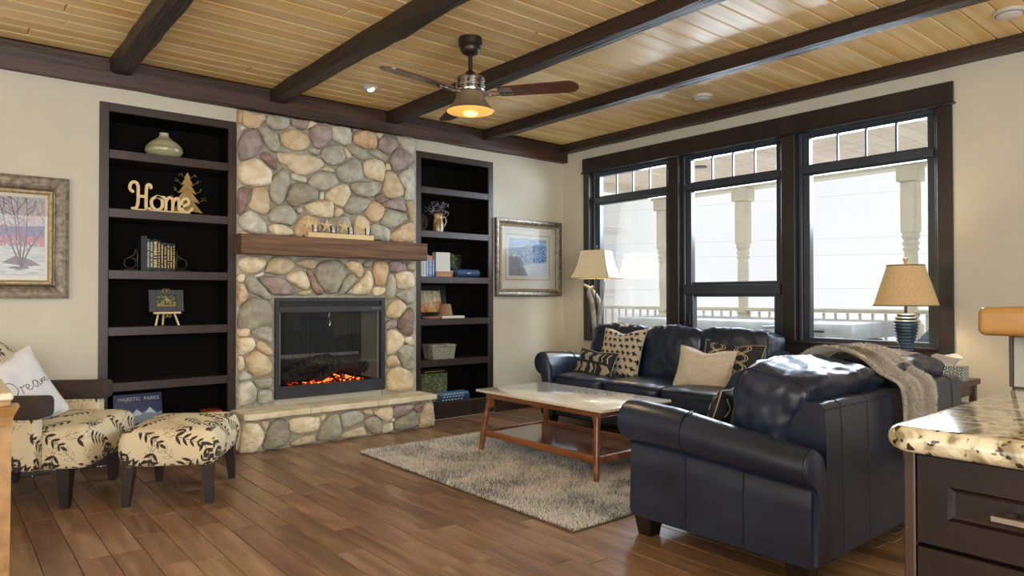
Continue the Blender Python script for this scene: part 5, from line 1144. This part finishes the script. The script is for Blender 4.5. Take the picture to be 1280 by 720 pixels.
# ------------------------------------------------------------------ kitchen island end
GRAN = mat('speckled_granite', '857c63', 'd8d1b8', rough=.1, scale=34, lo=.36, hi=.6, detail=9, dist=.5, coat=.4, spots=('2d2820', 62., .585), mid='bdb495')
isl = thing('kitchen_island', 'dark wood kitchen island cabinet with panelled drawers', 'cabinet', (-3.86, -4.755, 0))
DW = mat('dark_cherry_wood', '160d0a', '281711', rough=.38, scale=2.4, stretch=(4, 4, .6), spec=.35)
bx('carcass', DW, isl, .022, .596, -1.5, -.002, .0, .868, .003)
bx('corner_stile', mat('worn_cherry_edge', '2c1c15', '432c21', rough=.4, scale=6), isl, -.004, .03, -.016, .0, .0, .868, .002)
def drawer(y0, y1, z0, z1, handle=True):
    b = BM(); e = .042; rect = [(y0, z0), (y1, z0), (y1, z1), (y0, z1)]
    def rg(i, x): return [(x, y0+i, z0+i), (x, y1-i, z0+i), (x, y1-i, z1-i), (x, y0+i, z1-i)]
    loft(b, [rg(0, .02), rg(0, -.001), rg(.001, -.002), rg(e, -.002), rg(e+.004, .004), rg(e+.008, .006)]); d = obj('drawer', b, DW, isl)
    if handle:
        yc, zc = (y0+y1)/2, (z0+z1)/2; b = BM(); box(b, -.032, -.024, yc-.16, yc+.16, zc-.0055, zc+.0055, .002)
        for q in (-.14, .14): box(b, -.026, .002, yc+q-.005, yc+q+.005, zc-.004, zc+.004, .001)
        obj('handle', b, CHROME, d, 40)
for y1 in (-.018, -.548): drawer(y1-.526, y1, .728, .862); drawer(y1-.526, y1, .42, .722, True); drawer(y1-.526, y1, .11, .414, True)
wt = thing('worktop', 'polished speckled granite worktop with a rounded edge', 'worktop', (-3.925, -4.742, 0))
b = BM(); rings = []
for k in range(9):
    a_ = math.pi*k/8; ins = .019*(1-math.sin(a_)); z = .891-.019*math.cos(a_); R_ = .045-ins; pts = [(.665, -1.5), (.665, 0-ins)]
    pts += [(ins+R_+R_*math.cos(t), -ins-R_+R_*math.sin(t)) for t in np.linspace(math.pi/2, math.pi, 7)]+[(ins, -1.5)]
    rings.append([(x, y, z) for x, y in pts])
loft(b, rings)
obj('slab', b, GRAN, wt, 50)
rb = thing('raised_bar', 'grey-tiled raised bar wall at the back of the granite worktop', 'counter', (-3.262, -4.742, 0))
TILE = mat('grey_stone_tile', '8f8e84', 'aaa89c', rough=.5, scale=9, detail=8)
bx('core', mat('bar_core', '5a5348', rough=.7), rb, .002, .12, -1.5, -.0, 0, 1.02, .002)
for k in range(5): bx('tile', TILE, rb, -.010, .002, -.006-(k+1)*.30+.003, -.006-k*.30, .912, 1.018, .002)
bx('edge_trim', mat('dark_edge_trim', '38342e', rough=.4, metal=.4), rb, -.012, .004, -.005, .001, .912, 1.02, .001)
b = BM(); box(b, -3.355, -3.03, -6.25, -4.705, 1.022, 1.081, .014, 3); tag(obj('bar_top', b, HONEY, None, 40), 'thick honey-coloured wooden ledge on top of the raised bar', 'ledge')

# ------------------------------------------------------------------ end table, lamps, tissue box
et = thing('end_table', 'dark brown end table between the loveseat and the window wall', 'table', (-.36, -3.48, 0)); TBL = mat('espresso_table', '4a392f', '5d483b', rough=.4, scale=4)
bx('tabletop', TBL, et, -.25, .24, -.30, .26, .565, .60, .004); bx('apron', TBL, et, -.22, .21, -.27, .23, .50, .565, .002)
for x in (-.22, .19):
    for y in (-.285, .21): bx('leg', TBL, et, x, x+.035, y, y+.035, 0, .565, .003)
bx('lower_shelf', TBL, et, -.22, .21, -.27, .23, .14, .165, .003)
tb = thing('tissue_box', 'tissue box with blue-grey lattice pattern and a white tissue standing out', 'tissue box', (-.365, -3.655, .601))
cv = Canvas(256, 96, 'd8d6ca')
for i in range(-1, 4):
    for j in range(-1, 9):
        x, y = j*44+(22 if i % 2 else 0), i*34; cv.ell(x+16, y+13, 20, 17, '4f6872'); cv.ell(x+16, y+13, 12, 10, 'd8d6ca'); cv.ell(x+16, y+13, 6, 5, '6d828a')
b = BM(); hx, hy, hz = .055, .118, .085
for P_ in (((-hx, -hy), (-hx, hy)), ((hx, -hy), (-hx, -hy)), ((hx, hy), (hx, -hy)), ((-hx, hy), (hx, hy))):
    (x0, y0), (x1, y1) = P_; L_ = math.hypot(x1-x0, y1-y0)/.236; pane_uv(b, [(x0, y0, 0), (x1, y1, 0), (x1, y1, hz), (x0, y0, hz)], ((0, 0), (L_, 0), (L_, 1), (0, 1)))
pane_uv(b, [(-hx, -hy, hz), (hx, -hy, hz), (hx, hy, hz), (-hx, hy, hz)]); pane_uv(b, [(-hx, -hy, 0), (hx, -hy, 0), (hx, hy, 0), (-hx, hy, 0)])
obj('box', b, img_mat('lattice_card', cv.a, .6), tb)
b = BM(); rows = []
for i in range(7):
    t_ = i/6; rows.append([(.02*math.cos(a)*(1+t_*1.2)+.006*noise.noise(Vector((a, t_*3, 1))), (.055+.03*t_)*math.sin(a)+.01*noise.noise(Vector((a*2, t_*3, 5)))-.02*t_, hz+t_*.07*(1-.35*abs(math.sin(a+.4)))+.004) for a in np.linspace(0, 2*math.pi, 22)[:-1]])
loft(b, rows, True, False); obj('tissue', b, WHITEP, tb, 80)
def shade_mat(nm, c1, c2, e, s): return mat(nm, c1, c2, rough=.9, scale=60, stretch=(1, 1, .3) if e else (1, 1, 1), emit=e, estr=s, bump=.2, bscale=200, bdist=.001)
rl_ = thing('table_lamp', 'slate blue ribbed urn lamp with a tapered tan shade on the end table', 'lamp', (-.35, -3.445, .601))
prof = [(.06, 0), (.062, .012), (.045, .022), (.022, .035)]; b = BM()
z = .035
prof2 = [(.06, 0), (.062, .012), (.04, .022)]
nr = 14
for k in range(nr):
    t_ = k/(nr-1); R_ = .026+.042*math.sin(min(1, t_*1.12)*math.pi/2)**1.0 if t_ < .85 else .068-.02*((t_-.85)/.15); zz = .12+t_*.255
    prof2 += [(R_-.005, zz), (R_+.003, zz+.006), (R_+.003, zz+.010), (R_-.005, zz+.0165)]
prof2 += [(.03, .385), (.028, .392), (.0, .392)]
lathe(b, [(0, 0)]+prof2, 32, caps=False); obj('urn_base', b, mat('slate_blue_glaze', '3c5066', '6a7f92', rough=.3, scale=5, metal=.3), rl_, 30)
b = BM(); lathe(b, [(.009, .39), (.009, .62), (.004, .62), (.004, .70)], 10); obj('stem', b, BRONZE, rl_, 50)
b = BM(); lathe(b, [(.004, .695), (.016, .735), (.018, .738), (0, .74)], 16); obj('finial', b, BRONZE, rl_, 50)
SH = mat('tan_lamp_shade', 'a88f6a', 'baa27c', rough=.95, scale=90, emit='d9b070', estr=.16, bump=.2, bscale=200, bdist=.001)
b = BM(); n = 40
def cone(r0, r1, z0, z1): loft(b, [[(r*math.cos(2*math.pi*k/n), r*math.sin(2*math.pi*k/n), z) for k in range(n)] for r, z in ((r0, z0), (r1, z1))], True, False)
cone(.182, .105, .443, .694); cone(.179, .102, .443, .694); sh = obj('lamp_shade', b, SH, rl_, 60)
b = BM()
for r, z in ((.182, .443), (.105, .694)):
    b = BM(); tube(b, [(r*math.cos(a), r*math.sin(a), z) for a in np.linspace(0, 2*math.pi, 41)], .004, 6, False); obj('rim', b, mat('brown_rim', '6f5c45', rough=.8), sh, 60)
def bulb(parent, z, p, loc=(0, 0)):
    b = BM(); softbox(b, (loc[0], loc[1], z), (.055, .055, .08), 2.2, 5); obj('bulb', b, mat('warm_bulb', 'ffe2b0', emit='ffd9a0', estr=9), parent, 80)
    d = bpy.data.lights.new('bulb_light', 'POINT'); d.energy = p; d.color = (1, .78, .48); d.shadow_soft_size = .05; o = bpy.data.objects.new('bulb_light', d); COL.objects.link(o); o.parent = parent; o.location = (loc[0], loc[1], z+.06)
bulb(rl_, .52, 8)
fl_ = thing('floor_lamp', 'floor lamp with curved grey branches and a bell-shaped linen shade in the corner', 'lamp', (-.17, -.63, 0))
BR = mat('weathered_grey_branch', '7a7c78', 'a5a69f', rough=.6, scale=12, metal=.3)
b = BM(); lathe(b, [(0, 0), (.13, 0), (.13, .015), (.04, .03), (.02, .05), (0, .05)], 24, caps=False); obj('base', b, BR, fl_, 40)
for pts, r0 in (([(0, 0, .03), (.0, 0, .5), (.02, -.01, .85), (.03, -.02, 1.02), (-.02, .04, 1.16), (-.06, .11, 1.215)], .02), ([(-.01, -.01, .03), (-.01, -.01, .5), (-.03, 0, .85), (-.03, .03, 1.05), (-.06, .04, 1.14), (-.04, .0, 1.20)], .022), ([(.01, -.01, .03), (.01, -.01, .5), (.0, -.03, .85), (.02, -.05, 1.0), (.01, -.09, 1.24)], .013)):
    b = BM(); s_ = spline(pts, 6); tube(b, s_, [r0*(.7+.5*math.sin(math.pi*i/(len(s_)-1))) for i in range(len(s_))], 10); obj('branch', b, BR, fl_, 70)
b = BM(); tube(b, [(-.05, -.04, 1.05), (-.06, -.06, 1.56)], .006, 8); tube(b, [(-.03, .0, 1.19), (-.055, -.05, 1.19)], .004, 6); lathe(b, [(.004, 1.56), (.012, 1.575), (0, 1.59)], 10, (-.06, -.06)); obj('stem', b, BRONZE, fl_, 50)
SH2 = mat('linen_lamp_shade', 'b3a68a', 'cfc4aa', rough=.95, scale=40, stretch=(6, 6, .5), emit='e8d2a0', estr=.12, bump=.2, bscale=150, bdist=.001)
cxs, cys, rot = -.065, -.065, math.radians(45+22); b = BM(); b3 = BM(); prof = [(.192, 1.272), (.165, 1.33), (.142, 1.40), (.128, 1.47), (.120, 1.535)]; crn = []
for s0 in (0, .004): loft(b, [[(cxs+(r-s0)*1.414*math.cos(rot+k*math.pi/2), cys+(r-s0)*1.414*math.sin(rot+k*math.pi/2), z) for k in range(4)] for r, z in prof], True, False)
sh2 = obj('lamp_shade', b, SH2, fl_, 20); b = BM()
for k in range(4): tube(b, [(cxs+r*1.414*math.cos(rot+k*math.pi/2), cys+r*1.414*math.sin(rot+k*math.pi/2), z) for r, z in prof], .0028, 5)
for r, z in (prof[0], prof[-1]): tube(b, [(cxs+r*1.414*math.cos(rot+k*math.pi/2), cys+r*1.414*math.sin(rot+k*math.pi/2), z) for k in range(5)], .0032, 5)
obj('trim', b, MATS['brown_rim'], sh2, 60)
bulb(fl_, 1.33, 3, (cxs, cys))

# ------------------------------------------------------------------ ceiling fan, downlight, detectors
fn = thing('ceiling_fan', 'bronze ceiling fan with three dark wood blades and a lit bowl shade', 'ceiling fan', (-2.567, -1.859, 0))
b = BM(); lathe(b, [(.070, 2.655), (.072, 2.61), (.06, 2.60), (.062, 2.585), (.05, 2.565), (.03, 2.555), (0, 2.555)][::-1], 28); obj('canopy', b, BRONZE, fn, 40)
b = BM(); lathe(b, [(.013, 2.43), (.013, 2.56)], 12); lathe(b, [(.04, 2.425), (.035, 2.44), (.016, 2.46)], 16); obj('downrod', b, BRONZE, fn, 50)
b = BM(); lathe(b, [(.0, 2.33), (.085, 2.33), (.088, 2.34), (.084, 2.345), (.084, 2.352), (.088, 2.357), (.088, 2.375), (.084, 2.379), (.084, 2.386), (.088, 2.390), (.088, 2.408), (.078, 2.418), (.05, 2.426), (0, 2.43)], 32, caps=False); obj('motor_housing', b, CHROME, fn, 35)
b = BM()
for k in range(8):
    a = 2*math.pi*k/8
    for z in (2.35, 2.382): box(b, .082, .0886, -.006, .006, z-.004, z+.004, 0, 1, Matrix.Rotation(a, 4, 'Z'))
obj('vent_slot', b, BLACK, fn)['kind'] = 'stuff'
b = BM(); lathe(b, [(.0, 2.335), (.07, 2.335), (.083, 2.325), (.086, 2.30), (.10, 2.265), (.125, 2.235), (.147, 2.215), (.145, 2.212), (.12, 2.228), (.09, 2.25), (0, 2.29)], 36, caps=False); obj('shade', b, mat('bronze_shade', '8a7a5f', '9c8b6c', rough=.45, metal=.5, scale=6), fn, 45)
b = BM(); lathe(b, [(0, 2.205), (.08, 2.206), (.14, 2.213), (.144, 2.216), (.1, 2.222), (0, 2.222)], 36, caps=False); obj('bowl', b, mat('lit_glass', 'f2c878', 'f6d690', rough=.4, emit='ffb94f', estr=.42), fn, 50)
b = BM(); softbox(b, (0, 0, 2.20), (.085, .085, .03), 2.2, 6); obj('lens', b, mat('lit_lens', 'ffe6a8', emit='ffd27a', estr=1.3), fn, 80)
BLADE = mat('dark_walnut_blade', '40231a', '6e3f29', rough=.28, scale=3, stretch=(.6, 7, 7), coat=.3)
for ang in (-53, 68, -172):
    M = Matrix.Rotation(math.radians(ang), 4, 'Z') @ Matrix.Rotation(math.radians(-11), 4, 'X')
    M = Matrix.Translation((0, 0, 2.322)) @ M
    pts = [(.175, -.045), (.19, -.055)]+[(.59+.065*math.cos(a)*1., .066*math.sin(a)) for a in np.linspace(-math.pi/2, math.pi/2, 11)]+[(.19, .055), (.175, .045)]
    b = BM(); prism(b, pts, -.004, .004, 'z', M); bl = obj('blade', b, BLADE, fn)
    b = BM(); 
    for s_ in (-1, 1): box(b, .07, .26, s_*.02-.006, s_*.02+.006, -.014, -.0045, .002, 1, M)
    box(b, .07, .12, -.03, .03, -.012, -.005, .002, 1, M); box(b, .20, .215, -.032, .032, -.013, -.005, .001, 1, M); obj('blade_iron', b, CHROME, bl)
d = bpy.data.lights.new('fan_light', 'AREA'); d.shape = 'DISK'; d.size = .26; d.energy = 4; d.color = (1, .76, .42); o = bpy.data.objects.new('fan_light', d); COL.objects.link(o); o.location = (-2.567, -1.859, 2.18)
dl = thing('downlight', 'white recessed eyeball spotlight in the pine ceiling near the fireplace', 'downlight', (-2.583, -.617, 2.655))
b = BM(); lathe(b, [(.06, -.001), (.075, -.004), (.072, -.008), (.05, -.010), (.046, -.004), (.046, .02)], 28, caps=False); obj('trim_ring', b, WHITEP, dl, 40)
b = BM(); softbox(b, (0, 0, -.002), (.085, .085, .05), 2.1, 6); obj('eyeball', b, WHITEP, dl, 80)
b = BM(); M_ = TR((.012, -.012, -.024), 0, -.4); softbox(b, (0, 0, 0), (.05, .05, .008), 2.2, 5, None, M_); obj('lens', b, mat('lit_spot', 'fff4dc', emit='fff0d0', estr=3), dl, 80)
for (x, y, lab) in ((-.4725, -2.041, 'round white smoke detector on the ceiling above the middle window'), (-.537, -4.05, 'round white smoke detector at the upper right corner of the view')):
    t = thing('smoke_detector', lab, 'smoke detector', (x, y, 2.655)); b = BM(); lathe(b, [(0, -.03), (.05, -.03), (.058, -.026), (.062, -.018), (.074, -.014), (.078, 0), (0, 0)], 28, caps=False); obj('housing', b, WHITEP, t, 35)
    b = BM(); lathe(b, [(.063, -.021), (.066, -.021), (.066, -.016), (.063, -.016)], 28, caps=False); obj('vent_ring', b, mat('vent_grey', '8d8b84'), t)
